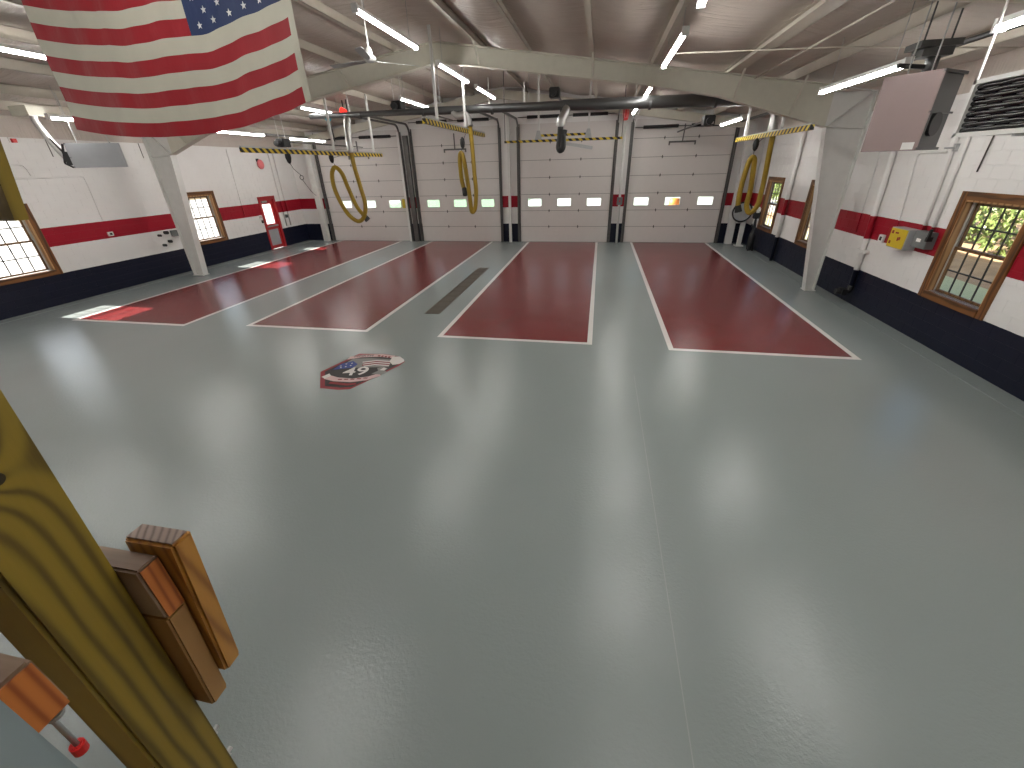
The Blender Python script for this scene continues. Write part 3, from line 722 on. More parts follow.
for k in range(4):
    obj('loop', MB().tube([(.74 + .035 * k + .05 * math.cos(q * PI / 10), 19.6 - .02 * k, 4.98 + .27 * math.sin(q * PI / 10)) for q in range(21)], .016, 6), M['redplastic'], t, smooth=True)
obj('hook', MB().bar((.78, 19.6, 5.22), (.78, 19.6, 5.45), .02, .02), M['galv'], t)
t = thing('white_strap', 'white cords forming a letter v beside the red cable coil', 'cord', (1.05, 19.5, 4.3))
obj('cord', MB().bar((.95, 19.5, 5.15), (1.18, 19.5, 4.55), .035, .02).bar((1.32, 19.5, 5.15), (1.18, 19.5, 4.55), .035, .02).bar((1.18, 19.5, 4.57), (1.17, 19.5, 4.3), .03, .02), M['white'], t)
# shorter white hangers seen behind the duct
t = thing('hanger_frame', 'white square hanger frame above the duct near the ridge', 'hanger', (-3.5, 17.5, 5.1))
obj('leg', MB().box(-4.2, -4.15, 17.5, 17.55, 5.05, zr(-4.2)), M['column'], t); obj('leg', MB().box(-2.9, -2.85, 17.5, 17.55, 5.05, zr(-2.9)), M['column'], t); obj('crossbar', MB().box(-4.2, -2.85, 17.5, 17.55, 5.03, 5.09), M['column'], t)

# ---------------------------------------------------------------- red beacon, cyan ring, bell, small wall boxes
t = thing('beacon', 'red warning beacon glowing under the roof beside the left strip light', 'beacon', (-9.1, 16, 4.95))
obj('lens', MB().tube([(-9.22, 15.98, 5.13), (-9.0, 16.02, 5.03)], [.09, .075], 12), M['beacon'], t)
obj('bracket', MB().bar((-8.97, 16, 4.98), (-8.97, 16, zr(-8.97) + .05), .04, .03).bar((-9.12, 16, 5.2), (-9.12, 16, zr(-9.1) + .05), .03, .03), M['cord'], t)
t = thing('pulley', 'small cyan ring hanging on a dark rod before the first bay', 'pulley', (-11.0, 18, 4.6))
obj('ring', MB().tube([(-11 + .1 * math.cos(q * PI / 8), 18, 5.14 + .12 * math.sin(q * PI / 8)) for q in range(17)], .045, 8), M['cyan'], t, smooth=True)
obj('rod', MB().bar((-10.95, 18, 5.02), (-10.9, 18, 4.3), .04, .04).bar((-11, 18, 5.25), (-11, 18, zr(-11) + .03), .02, .02), M['cord'], t)
t = thing('fire_bell', 'round faded red alarm bell high on the left wall', 'bell', (XL + .05, 18.29, 3.4))
obj('gong', MB().lathe([(.20, .03), (.19, .07), (.13, .12), (.04, .14)], (XL, 18.29, 3.56), 22, 0), M['bell'], t, smooth=True)
obj('mount', MB().box(XL + .006, XL + .05, 18.12, 18.24, 3.66, 3.78), M['dark'], t)
t = thing('alarm_horn', 'small red and white alarm horn high on the left wall', 'alarm', (XL + .04, 9.66, 4.25))
obj('plate', MB().box(XL + .006, XL + .03, 9.58, 9.72, 4.06, 4.18), M['white'], t); obj('horn', MB().box(XL + .03, XL + .10, 9.61, 9.70, 4.06, 4.15), M['redplastic'], t)

def outlet(side, y, z, label, mat='white', w=.085, h=.12, face='dark'):
    x = XR if side > 0 else XL; s = -side
    t = thing('wall_box', label, 'wall box', (x + s * .03, y, z - h / 2))
    obj('cover', MB().box(x + s * .006, x + s * .055, y - w / 2, y + w / 2, z - h / 2, z + h / 2), M[mat], t, bevel=.004)
    obj('socket', MB().box(x + s * .055, x + s * .058, y - w * .25, y + w * .25, z - h * .25, z + h * .25), M[face], t)
outlet(1, 11.03, 1.60, 'white outlet box on the red band of the right wall', w=.16, h=.16)
outlet(-1, 10.95, 1.645, 'white outlet box on the red band of the left wall', w=.15, h=.12)
outlet(-1, 17.40, 1.46, 'small white switch plate left of the red exit door', 'white', .12, .16, 'greybox')
outlet(-1, 17.46, 1.26, 'small dark button box below the plate left of the red exit door', 'dark', .09, .12, 'darkbox')
outlet(-1, 19.12, 1.33, 'small dark switch box right of the red exit door', 'darkbox', .17, .14, 'dark')
# cluster of fittings left of the left column
t = thing('valve_cluster', 'cluster of dark valves and grey box on the white band left of the left column', 'valve', (XL + .05, 12.7, 1.0))
obj('box', MB().box(XL + .006, XL + .12, 12.92, 13.12, 1.28, 1.48), M['darkbox'], t)
for y, z, r in ((12.72, 1.44, .06), (12.45, 1.38, .04), (12.75, 1.14, .05), (12.5, 1.05, .045)): obj('valve', MB().tube([(XL + .006, y, z), (XL + .12, y, z)], r, 10), M['dark'], t)
# yellow cabinet with a grey disconnect
t = thing('electric_cabinet', 'grey electric cabinet with a yellow warning face on the right wall', 'cabinet', (XR - .12, 10.2, 1.52))
obj('cabinet_body', MB().box(XR - .22, XR - .006, 9.93, 10.48, 1.53, 1.92), M['greybox'], t, bevel=.006)
fc = obj('yellow_face', MB().box(XR - .228, XR - .22, 9.95, 10.46, 1.545, 1.905), M['yellow'], t, label='yellow warning face')
for (a, b, c, d) in ((10.36, 10.42, 1.6, 1.66), (10.15, 10.19, 1.68, 1.75), (10.10, 10.14, 1.70, 1.76), (10.2, 10.3, 1.81, 1.84), (10.36, 10.42, 1.80, 1.86)): obj('mark', MB().box(XR - .231, XR - .228, a, b, c, d), M['decal_red'], fc)
t = thing('disconnect_switch', 'dark grey disconnect switch beside the yellow cabinet', 'switch', (XR - .1, 9.64, 1.62))
obj('switch_box', MB().box(XR - .16, XR - .006, 9.46, 9.86, 1.63, 1.93), M['darkbox'], t, bevel=.008)
obj('switch_handle', MB().bar((XR - .18, 9.42, 1.8), (XR - .18, 9.42, 2.0), .04, .04).box(XR - .2, XR - .1, 9.42, 9.46, 1.78, 1.86), M['dark'], t)
obj('name_plate', MB().box(XR - .164, XR - .16, 9.62, 9.74, 1.74, 1.80), M['white'], t)

# painted pipes and conduits on the walls
def pipe(name, pts, r, label, cat='pipe', mat='wall'):
    return solo(name, MB().tube(pts, r, 10), M[mat], label, cat, smooth=True)
PXR = XR - .07
t = thing('drain_pipe', 'thick pipe painted over in the wall colours on the right wall, with a black foot', 'pipe', (PXR, 11.5, .25))
obj('pipe_run', MB().tube([(PXR, 11.72, 4.15), (PXR, 11.55, 2.0), (PXR, 11.43, .42)], .058, 12), M['wall'], t, smooth=True)
obj('pipe_foot', MB().tube(arc([(PXR, 11.43, .44), (PXR - .02, 11.43, .33), (PXR - .12, 11.44, .29), (PXR - .30, 11.45, .29)], 4), .07, 12), M['dark'], t, smooth=True, label='black elbow foot')
obj('foot_flange', MB().box(PXR - .2, PXR - .1, 11.32, 11.58, .22, .36), M['dark'], t)
obj('pipe_clamp', MB().box(PXR - .07, XR - .006, 11.3, 11.62, 1.22, 1.28), M['wall'], t)
pipe('conduit', arc([(XR - .03, 10.62, 1.55), (XR - .03, 10.7, 2.1), (XR - .03, 10.88, 3.1), (XR - .03, 10.86, 3.23), (XR - .03, 10.75, 3.26), (XR - .03, 10.1, 3.26)], 4), .016, 'thin conduit bending toward the unit heater on the right wall', 'conduit')
pipe('conduit', [(XR - .04, 9.86, 1.93), (XR - .04, 10.02, 4.15)], .03, 'left of two white conduits rising from the yellow cabinet', 'conduit')
pipe('conduit', [(XR - .04, 9.62, 1.93), (XR - .04, 9.72, 4.15)], .03, 'right of two white conduits rising from the disconnect switch', 'conduit')
pipe('conduit', [(XR - .02, 12.12, 1.58), (XR - .02, 12.3, 3.9)], .012, 'thin conduit just right of the right steel column', 'conduit')
pipe('conduit', [(XR - .03, 9.2, 2.95), (XR - .03, 9.16, 4.1)], .012, 'short thin conduit hanging above the nearest right window', 'conduit', 'cord')
pipe('wall_pipe', [(XR - .09, 16.6, .0), (XR - .09, 16.6, 4.1)], .06, 'white wall pipe behind the right yellow hose')
pipe('wall_pipe', [(XR - .08, 19.3, .0), (XR - .08, 19.3, 4.1)], .05, 'white wall pipe in the right far corner')
pipe('conduit', arc([(XL + .03, 9.0, 3.22), (XL + .03, 10.6, 3.25), (XL + .03, 10.86, 3.24), (XL + .03, 10.93, 3.1), (XL + .03, 10.9, 2.05)], 4), .014, 'thin conduit bending down the left wall below the grey heater', 'conduit')
pipe('conduit', arc([(XL + .03, 8.9, 3.55), (XL + .03, 9.5, 3.56), (XL + .03, 9.62, 3.5), (XL + .03, 9.66, 3.3)], 4), .014, 'short bent conduit left of the grey heater', 'conduit')
pipe('conduit', [(XL + .03, 16.5, 1.6), (XL + .03, 16.6, 4.1)], .014, 'thin conduit above the left far window stretch', 'conduit')
pipe('wall_pipe', [(XL + .05, 18.95, .9), (XL + .05, 18.95, 4.1)], .035, 'left of two thin wall pipes right of the exit door')
pipe('wall_pipe', [(XL + .05, 19.25, .9), (XL + .05, 19.25, 4.1)], .035, 'right of two thin wall pipes right of the exit door')
for y in (8.2, 9.4, 11.1, 12.0): pipe('conduit', [(XL + .02, y + 1.0, 3.75), (XL + .02, y + 1.0, 4.17)], .01, 'short conduit stub under the left eave at %s' % {8.2: 'the frame edge', 9.4: 'the foil flue', 11.1: 'the grey heater', 12.0: 'the left column'}[y], 'conduit', 'cord')
# pipes under the roof
pipe('roof_pipe', [(4.85, 4.6, 4.58), (4.75, 12.4, 4.60)], .035, 'black gas pipe running under the right roof slope', 'pipe', 'dark')
pipe('roof_conduit', [(3.3, 5.0, 4.86), (3.3, 12.4, 4.86)], .016, 'light conduit running under the right roof slope', 'conduit', 'purlin')
pipe('roof_conduit', [(1.2, 10.3, 5.05), (3.6, 9.4, 4.82), (5.6, 8.5, 4.52)], .011, 'thin conduit crossing diagonally under the right roof slope', 'conduit', 'purlin')
pipe('roof_conduit', [(2.6, 7.2, 4.95), (6.0, 6.6, 4.42)], .014, 'thin conduit crossing above the black louvered unit', 'conduit', 'purlin')

# ---------------------------------------------------------------- unit heaters and air cleaner
# right heater: mauve side panel, dark burner end
A = Vector((3.513, 7.352, 0)); B = Vector((3.89, 6.85, 0)); N = Vector((.8, .6, 0)); zb, zt = 3.28, 4.117
t = thing('unit_heater', 'mauve metal unit heater hanging beside the right wall below a strip light', 'heater', (3.8, 7.15, zb))
def quadbox(a, b, c, d, z0, z1):
    return MB().add([(p.x, p.y, z) for z in (z0, z1) for p in (a, b, c, d)], [(0, 3, 2, 1), (4, 5, 6, 7), (0, 1, 5, 4), (1, 2, 6, 5), (2, 3, 7, 6), (3, 0, 4, 7)])
dp = .55
obj('side_panel', quadbox(A, B, B + N * .02, A + N * .02, zb, zt), M['mauve'], t, bevel=.003)
obj('cabinet_shell', quadbox(A + N * .021, B + N * .021, B + N * .06, A + N * .06, zb, zt).add(*[(lambda q: (q.v, q.f))(quadbox(A + N * .06, B + N * .06 - (B - A) * .05, B + N * dp - (B - A) * .05, A + N * dp, zb, zt))][0]), M['duct'], t)
D = (B - A).normalized()
for z0, z1 in ((zb, zb + .03), (zt - .03, zt), (zb + .40, zb + .42)): obj('end_frame_bar', quadbox(B - D * .02, B + D * .004, B + D * .004 + N * dp, B - D * .02 + N * dp, z0, z1), M['duct'], t)
obj('burner_fan', MB().tube([B + N * .22 - D * .03 + Vector((0, 0, zb + .28)), B + N * .22 + D * .012 + Vector((0, 0, zb + .28))], .13, 18), M['dark'], t, label='black burner fan opening')
lb = B - D * .02; obj('rating_label', quadbox(B - D * .17 - N * .003, B - D * .04 - N * .003, B - D * .04, B - D * .17, zb + .01, zb + .09), M['white'], t, label='white rating label')
for q in (.15, .4): obj('hanger', MB().bar(A + D * q + N * .2 + Vector((0, 0, zt)), A + D * q + N * .2 + Vector((0, 0, zr(3.8) + .02)), .012, .012), M['galv'], t)
t = thing('flue_duct', 'dark grey flue duct rising to a square roof hood over the mauve heater', 'duct', (4.15, 7.55, 4.12))
obj('flue_pipe', MB().tube([(4.12, 7.6, 4.12), (4.12, 7.6, 4.40)], .075, 14), M['duct'], t, smooth=True)
obj('roof_hood', MB().box(3.93, 4.27, 7.5, 7.75, 4.34, 4.44).box(3.86, 4.32, 7.46, 7.8, 4.43, 4.50), M['duct'], t)
for x in (3.95, 4.25): obj('hood_rod', MB().bar((x, 7.6, 4.5), (x, 7.6, zr(x) + .1), .015, .015), M['duct'], t)
obj('gas_arm', MB().bar((3.74, 7.6, 4.27), (4.06, 7.6, 4.24), .05, .045), M['dark'], t)
# left heater
A = Vector((-12.46, 9.0, 0)); B = Vector((-11.67, 9.64, 0)); D = (B - A).normalized(); N = Vector((-D.y, D.x, 0)); zb, zt = 3.433, 3.95
t = thing('unit_heater', 'flat grey faced unit heater hanging beside the left wall', 'heater', (-12.2, 9.5, zb))
obj('side_panel', quadbox(A, B, B + N * .02, A + N * .02, zb, zt), M['greypanel'], t, bevel=.003)
obj('cabinet_shell', quadbox(A + D * .03 + N * .021, B + N * .021, B + N * .08, A + D * .03 + N * .4, zb, zt), M['greypanel'], t)
obj('burner_box', quadbox(A - D * .10, A - D * .005, A - D * .005 + N * .3, A - D * .10 + N * .3, zb + .06, zb + .34), M['dark'], t)
obj('burner_strut', MB().bar(A - D * .02 + Vector((0, 0, zt - .02)), A - D * .16 + N * .1 + Vector((0, 0, zb + .1)), .03, .03).bar(A - D * .16 + N * .1 + Vector((0, 0, zb + .1)), A - D * .01 + Vector((0, 0, zb + .01)), .03, .03), M['dark'], t)
for z0, z1 in ((zb, zb + .03), (zt - .03, zt), (zb + .2, zb + .23)): obj('end_frame_bar', quadbox(A - D * .004, A + D * .03, A + D * .03 + N * .4, A - D * .004 + N * .4, z0, z1), M['dark'], t)
for q in (.2, .8): obj('hanger', MB().bar(A + D * q + N * .2 + Vector((0, 0, zt)), A + D * q + N * .2 + Vector((0, 0, zr(-12.1) + .03)), .012, .012), M['galv'], t)
pts = arc([(-12.95, 9.0, 4.52), (-12.95, 9.0, 4.40), (-12.9, 9.05, 4.1), (-12.8, 9.1, 3.8), (-12.72, 9.15, 3.62)], 8)
solo('flue_duct', MB().tube(pts, [.075 + .006 * (k % 2) for k in range(len(pts))], 14), M['silver'], 'shiny foil flue duct dropping to the left grey heater', 'duct', smooth=True)
solo('junction_hood', MB().box(-13.35, -12.85, 8.85, 9.2, 4.50, 4.70), M['cream'], 'cream boxed hood at the left eave over the foil flue', 'hood')
solo('roof_hanger_bar', MB().bar((-12.85, 9.02, 4.1), (-12.6, 9.1, 3.6), .03, .03), M['dark'], 'dark strut beside the foil flue duct', 'strut')
# black louvered air cleaner
t = thing('air_cleaner', 'black louvered air cleaner in a white frame hanging at the right edge', 'air cleaner', (3.8, 5.2, 3.37))
x0, y0, y1, z0, z1 = 3.6, 4.45, 5.84, 3.375, 3.87
obj('case', MB().box(x0 + .05, x0 + .45, y0 + .01, y1 - .01, z0 + .01, z1 - .01), M['white'], t)
fw = .04
obj('frame', MB().box(x0, x0 + .05, y0, y0 + fw, z0, z1).box(x0, x0 + .05, y1 - fw, y1, z0, z1).box(x0, x0 + .05, y0, y1, z0, z0 + fw).box(x0, x0 + .05, y0, y1, z1 - fw, z1), M['white'], t, label='white frame')
for k in range(9):
    z = z0 + fw + (k + .5) * (z1 - z0 - 2 * fw) / 9; h = .0225
    pts = [(x0 + .045, y0 + fw, z), (x0 + .045, y1 - fw, z)]
    m = MB(); nn = 12; vs = []; fs = []
    for i in range(nn + 1):
        y = y0 + fw + (y1 - y0 - 2 * fw) * i / nn; dz = .003 * math.sin(i * 1.9 + k * 2.3)
        for q in range(7):
            a = -PI / 2 + PI * q / 6; vs.append((x0 + .046 - .022 * math.cos(a), y, z + dz + h * math.sin(a)))
    for i in range(nn):
        for q in range(6): b = i * 7 + q; fs.append((b, b + 7, b + 8, b + 1))
    obj('louver', m.add(vs, fs), M['louver'], t, smooth=True)
for y in (5.83, 4.5): obj('suspension_rod', MB().bar((x0 + .02, y, z1), (x0 + .02, y + .05, zr(x0) + .02), .016, .016), M['white'], t)
for y in (5.2,): obj('lower_bracket', MB().box(x0 + .1, x0 + .4, y, y + .03, z0 - .02, z0 + .01), M['galv'], t)
solo('wall_bracket', MB().box(XR - .2, XR - .02, 9.9, 9.94, 3.31, 3.34).box(XR - .06, XR - .006, 9.88, 9.98, 3.27, 3.39), M['galv'], 'grey wall bracket below the mauve heater', 'bracket')

# ---------------------------------------------------------------- reel stand in the right far corner
t = thing('drum_reel', 'grey round drum reel on a white pedestal in the right far corner', 'reel', (5.9, 19.6, 0))
obj('pedestal', MB().box(5.82, 5.98, 19.54, 19.66, .03, 1.05).box(5.74, 6.06, 19.44, 19.76, .012, .05), M['column'], t)
obj('drum', MB().tube([(5.72, 19.42, 1.36), (5.72, 19.62, 1.36)], .34, 24), M['greybox'], t)
obj('drum_rim', MB().tube([(5.72 + .36 * math.cos(q * PI / 14), 19.41, 1.36 + .36 * math.sin(q * PI / 14)) for q in range(29)], .03, 8), M['dark'], t, smooth=True)
obj('hub', MB().tube([(5.72, 19.36, 1.36), (5.72, 19.42, 1.36)], .09, 14), M['galv'], t)
obj('neck', MB().bar((5.88, 19.6, 1.0), (5.75, 19.6, 1.2), .1, .1), M['column'], t)
t = thing('folded_stand', 'black folded tripod stand by the right wall below the yellow hose', 'stand', (6.02, 18.6, 0))
for a, b in (((5.95, 18.5, .012), (6.02, 18.6, 1.35)), ((6.1, 18.45, .012), (6.03, 18.6, 1.2)), ((6.05, 18.8, .012), (6.02, 18.6, 1.2)), ((5.92, 18.6, 1.0), (6.12, 18.5, .55))): obj('leg', MB().bar(a, b, .05, .05), M['dark'], t)
obj('head', MB().box(5.9, 6.13, 18.5, 18.68, 1.2, 1.46), M['dark'], t, bevel=.03)
obj('bag', MB().lathe([(.05, 0), (.12, .05), (.13, .5), (.06, .8)], (6.03, 18.58, .012), 12), M['dark'], t, smooth=True)
obj('white_clip', MB().box(5.95, 6.05, 18.46, 18.5, 1.42, 1.62), M['white'], t)

# ---------------------------------------------------------------- floor emblem
t = thing('floor_emblem', 'shield shaped fire company emblem with a large 49 on the grey floor', 'emblem', (-4.05, 6.05, 0))
poly = [(-4.757, 5.913), (-4.39, 5.345), (-4.05, 5.335), (-3.86, 5.39), (-3.44, 6.36), (-3.40, 6.55), (-3.60, 6.76), (-3.95, 6.83), (-4.47, 6.78)]
cx = sum(p[0] for p in poly) / 9; cy = sum(p[1] for p in poly) / 9
def inset(k): return [(cx + (x - cx) * k, cy + (y - cy) * k) for x, y in poly]
obj('border', MB().prism(poly, 2, .0, .0025), M['decal_red'], t)
obj('field', MB().prism(inset(.90), 2, .0026, .0032), M['decal_dark'], t)
ra = math.radians(16)
def E(u, v): return (-4.06 + u * math.cos(ra) - v * math.sin(ra), 6.05 + u * math.sin(ra) + v * math.cos(ra))
def patch(name, pts, z, mat): return obj(name, MB().prism([E(*p) for p in pts], 2, z, z + .0008), mat, t)
patch('flag_sky', [(-.45, .18), (.50, .10), (.53, .42), (.1, .55), (-.25, .58)], .0034, M['decal_grey'])
patch('flag_blue', [(-.50, .12), (-.16, .16), (-.10, .30), (-.22, .46), (-.42, .36)], .0044, M['decal_blue'])
for k in range(3): patch('flag_white_stripe', [(-.04 + .03 * k, .40 - .09 * k), (.22, .44 - .09 * k), (.50, .36 - .09 * k), (.50, .32 - .09 * k), (.22, .40 - .09 * k), (-.02 + .03 * k, .36 - .09 * k)], .0044, M['decal_white'])
for k in range(2): patch('flag_red_stripe', [(-.02, .355 - .09 * k), (.22, .395 - .09 * k), (.50, .315 - .09 * k), (.50, .275 - .09 * k), (.22, .355 - .09 * k), (.0, .31 - .09 * k)], .0044, M['decal_red'])
for (u, v) in ((-.40, .26), (-.32, .34), (-.30, .22), (-.22, .26), (-.38, .19), (-.22, .36)): patch('small_star', [(u - .02, v), (u, v - .02), (u + .02, v), (u, v + .02)], .0054, M['decal_white'])
patch('top_ribbon', [(-.36, .55), (-.1, .62), (.25, .60), (.50, .50), (.55, .60), (.26, .72), (-.1, .735), (-.33, .68)], .0044, M['decal_pink'])
patch('bottom_ribbon', [(-.56, -.24), (-.36, -.36), (-.05, -.44), (.22, -.40), (.42, -.26), (.40, -.14), (.2, -.26), (-.05, -.30), (-.32, -.22), (-.50, -.10)], .0044, M['decal_pink'])
patch('bottom_panel', [(-.42, -.44), (-.08, -.56), (.06, -.54), (.06, -.47), (-.08, -.48), (-.40, -.37)], .0044, M['decal_red'])
for k, u in enumerate((-.30, -.19, -.08, .03, .14)): patch('ribbon_mark', [(u, -.345 + .012 * abs(k - 2.4)), (u + .07, -.355 + .012 * abs(k - 2.4)), (u + .075, -.32 + .012 * abs(k - 2.4)), (u + .005, -.31 + .012 * abs(k - 2.4))], .0054, M['decal_red'])
for k, u in enumerate((.20, .27, .34, .41)): patch('ribbon_mark', [(u, .625 - .03 * k), (u + .045, .61 - .03 * k), (u + .055, .665 - .03 * k), (u + .01, .68 - .03 * k)], .0054, M['decal_red'])
patch('helmet_figure', [(.24, -.16), (.34, -.04), (.30, .08), (.40, .12), (.50, .04), (.46, -.06), (.52, -.12), (.40, -.20)], .0046, M['decal_grey'])
patch('helmet_figure', [(.36, -.02), (.42, .08), (.48, .03), (.45, -.05)], .0054, M['decal_white'])
patch('white_flourish', [(.48, .34), (.56, .18), (.68, .20), (.76, .30), (.74, .40), (.64, .55), (.50, .56)], .0056, M['decal_white'])  # right tip: flourish and the glare on it painted as one white shape
patch('white_flourish', [(-.62, -.16), (-.54, -.24), (-.46, -.14), (-.52, -.04)], .0056, M['decal_white'])
def text(name, body, u, v, size, mat, z, shear=0):
    cu = bpy.data.curves.new(name, 'FONT'); cu.body = body; cu.size = size; cu.extrude = .0005; cu.shear = shear; cu.align_x = 'CENTER'; cu.align_y = 'CENTER'; cu.offset = size * .012
    o = bpy.data.objects.new(name, cu); COL.objects.link(o)
    bpy.context.view_layer.update()
    me = bpy.data.meshes.new_from_object(o.evaluated_get(bpy.context.evaluated_depsgraph_get())); bpy.data.objects.remove(o)
    q = link(name, me, mat, t); x, y = E(u, v); q.location = (x + 4.05, y - 6.05, z); q.rotation_euler = (0, 0, ra); me.name = name
    return q
text('number_lettering', '49', -.05, -.02, .46, M['decal_white'], .0056, -.05)
text('name_lettering', 'NORTH', -.07, .672, .105, M['decal_dark'], .0056)

# ---------------------------------------------------------------- timber railing at the mezzanine edge
dk = thing('mezzanine_deck', 'timber mezzanine deck edge below the camera', 'deck', (-1.0, -1.2, 1.45))
for k in range(9): obj('deck_board', MB().box(-4.0, 3.0, -2.95 + k * .355, -2.95 + k * .355 + .345, 1.56, 1.60), M['deck'], dk)
obj('rim_joist', MB().box(-4.0, 3.0, .18, .215, 1.3, 1.56), M['deck'], dk)
for x in (-3.8, -.5, 2.8): obj('deck_post', MB().box(x - .07, x + .07, -.1, .04, 0, 1.56), M['deck'], dk)
# leaning 4x4 post
def leanbox(x0, x1, y0, y1, z0, z1, zr_, k):
    m = MB().box(x0, x1, y0, y1, z0, z1); m.v = [(x - k * (zr_ - z), y, z) for x, y, z in m.v]; return m
def lean(z): return -.735 - .075 * (2.71 - z)
t = thing('railing_post', 'olive stained treated post with knots at the left edge', 'post', (lean(1.4) - .1, .27, 1.4))
vs = []
for z in (1.4, 3.25):
    x = lean(z); vs += [(x - .105, .218, z), (x, .218, z), (x, .322, z), (x - .105, .322, z)]
obj('timber', MB().add(vs, [(0, 3, 2, 1), (4, 5, 6, 7), (0, 1, 5, 4), (1, 2, 6, 5), (2, 3, 7, 6), (3, 0, 4, 7)]), M['post'], t, bevel=.006)
for z in (2.04, 1.925):
    b = obj('bolt', MB().tube([(lean(z) - .035, .32, z), (lean(z) - .035, .345, z)], .006, 8), M['galv'], t)
    obj('nut', MB().tube([(lean(z) - .035, .323, z), (lean(z) - .035, .334, z)], .012, 6), M['galv'], b)
t = thing('guard_rail', 'wooden guard rail end with orange end grain beside the olive post', 'rail', (-1.3, .34, 2.55))
obj('rail_board', MB().box(-2.6, -.702, .3235, .361, 2.521, 2.645), M['rail'], t, bevel=.004)
obj('end_grain', MB().box(-.7025, -.7005, .327, .358, 2.525, 2.641), M['railend'], t, label='orange end grain')
solo('rail_block', leanbox(-.80, -.704, .3235, .3615, 2.215, 2.520, 2.52, .10), M['block'], 'tan wood block under the guard rail end', 'block', bevel=.004)
t = thing('baluster', 'amber wood baluster outside the guard rail end', 'baluster', (-.76, .38, 2.276))
obj('timber', leanbox(-.768, -.664, .363, .401, 2.276, 2.668, 2.668, .125), M['baluster'], t, bevel=.005)
obj('end_grain', MB().box(-.763, -.669, .3675, .3965, 2.667, 2.6695), M['greygrain'], t, label='greyish end grain top')
t = thing('inner_rail', 'reddish wooden rail end left of the olive post', 'rail', (-1.0, .137, 2.65))
obj('rail_board', MB().box(-1.6, -.594, .118, .156, 2.652, 2.74), M['rail'], t, bevel=.004)
obj('end_grain', MB().box(-.5945, -.5925, .1205, .1535, 2.6545, 2.737), M['railend'], t, label='red-orange end grain')
t = thing('latch_pin', 'chrome latch pin with a red tip hanging below the reddish rail', 'latch', (-.62, .14, 2.53))
obj('pin', MB().tube([(-.613, .14, 2.653), (-.622, .14, 2.56)], .003, 10), M['galv'], t, smooth=True)
obj('red_tip', MB().tube([(-.622, .14, 2.566), (-.626, .14, 2.545)], .008, 12), M['redplastic'], t, bevel=.002, label='red plastic tip')
obj('washer', MB().tube([(-.608, .142, 2.646), (-.609, .142, 2.640)], .009, 12), M['galv'], t)
solo('grey_pipe', MB().tube([(-.44, .062, 1.60), (-.44, .062, 3.0)], .028, 16), M['bluegrey'], 'smooth grey pipe standing at the lower left corner', 'pipe', smooth=True)
# grooved board hanging at the left edge
t = thing('hanging_board', 'olive grooved wooden board hanging at the left edge above the window', 'board', (-.95, .5, 3.165))
for k in range(4):
    x = -.842 - k * .043; dx = .09
    obj('slat', MB().add([(x, .497, 3.165), (x - .04, .497, 3.165), (x - .04, .515, 3.165), (x, .515, 3.165), (x + dx, .497, 3.55), (x + dx - .04, .497, 3.55), (x + dx - .04, .515, 3.55), (x + dx, .515, 3.55)], [(0, 1, 2, 3), (4, 7, 6, 5), (0, 4, 5, 1), (1, 5, 6, 2), (2, 6, 7, 3), (3, 7, 4, 0)]), M['post'], t)

# ---------------------------------------------------------------- outside
gr = obj('ground', MB().box(-60, -15.2, -40, 90, -.3, -.12).box(-15.2, 9.0, 20.75, 90, -.3, -.12).box(6.5, 9.0, -40, 20.75, -.3, -.12).box(9.0, 60, -40, 90, -.5, -.14), M['concrete']); gr['kind'] = 'structure'
solo('lawn', MB().box(-22, -7.6, 30, 80, -.12, -.06), M['lawn'], 'green lawn seen through the small lights of the left bay doors', 'lawn')
solo('verge', MB().box(6.7, 10.6, -20, 34, -.14, -.06), M['paleground'], 'pale green verge outside the right windows', 'lawn')
b = MB(); nx, ny = 16, 60; vs = []; fs = []
for j in range(ny + 1):
    for i in range(nx + 1):
        x = 10.6 + 12 * i / nx; y = -20 + 54 * j / ny; z = -.1 + min(1, i / 9) * .5 + .12 * math.sin(x * 2 + y * 1.3) * (i > 0) + .05 * math.sin(7 * y + 3 * x) * (i > 0); vs.append((x, y, z))
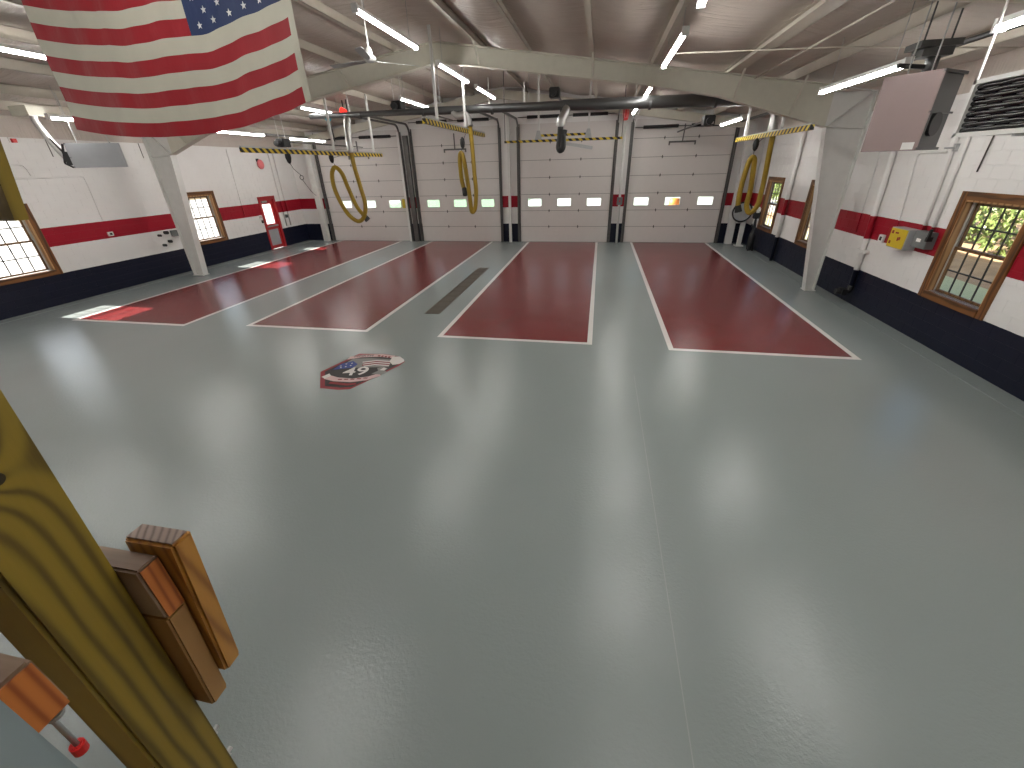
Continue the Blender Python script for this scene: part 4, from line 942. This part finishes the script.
for j in range(ny):
    for i in range(nx): q = j * (nx + 1) + i; fs.append((q, q + 1, q + nx + 2, q + nx + 1))
solo('leaf_bank', b.add(vs, fs), M['litter'], 'brown leaf covered bank outside the right windows', 'bank', smooth=True)
def tree(x, y, z, h, r, mat, label, n=1500):
    t = thing('tree', label, 'tree', (x, y, z), 'sunlit trees on the bank outside')
    obj('trunk', MB().tube([(x, y, z), (x + .1, y, z + h * .5), (x, y + .1, z + h * .9)], [.12, .09, .03], 8), M['bark'], t)
    m = MB()
    for k in range(n):
        a = random.uniform(0, 2 * PI); c = random.uniform(-1, 1); rr = r * random.uniform(.55, 1.0) ** .5; s_ = math.sqrt(1 - c * c)
        p = Vector((x + rr * s_ * math.cos(a), y + rr * s_ * math.sin(a), z + h * .5 + h * .5 * c * rr / r)); q = random.uniform(.07, .15)
        d = Vector((random.gauss(0, 1), random.gauss(0, 1), random.gauss(0, 1))).normalized(); e = d.orthogonal().normalized() * q; f = d.cross(e).normalized() * q * .6
        m.add([p - e, p - f * .8, p + e, p + f * .8], [(0, 1, 2, 3)])
    o = obj('crown', m, mat, t); o['kind'] = 'stuff'
LAB = ['through the nearest right window, at its right', 'through the middle of the nearest right window', 'through the nearest right window, at its left', 'just beyond the nearest right window', 'beside the right column', 'through the window behind the right column',
       'left of the column window', 'before the farthest right window', 'through the right half of the farthest right window', 'through the middle of the farthest right window', 'through the left half of the farthest right window', 'farthest off along the bank', 'last in the row along the bank']
for k in range(13):
    y = 4.6 + k * 3.15; tree(13.9 + .4 * (k % 2), y, .05, 3.6 + .5 * (k % 3), 1.72, M['leaf2'] if k % 3 == 0 else M['leaf'], 'sunlit leafy tree outside, seen ' + LAB[k] if k < 11 and LAB[k].startswith('through') else 'sunlit leafy tree outside, ' + LAB[k], 2200)
t = thing('traffic_drum', 'orange barrel outside, seen through the middle light of the right bay door', 'barrel', (5.25, 33.5, -.12))
obj('drum_body', MB().lathe([(.45, 0), (.42, .3), (.38, .7), (.34, 1.05), (.1, 1.1)], (5.25, 33.5, -.12), 16), M['orange'], t, smooth=True)
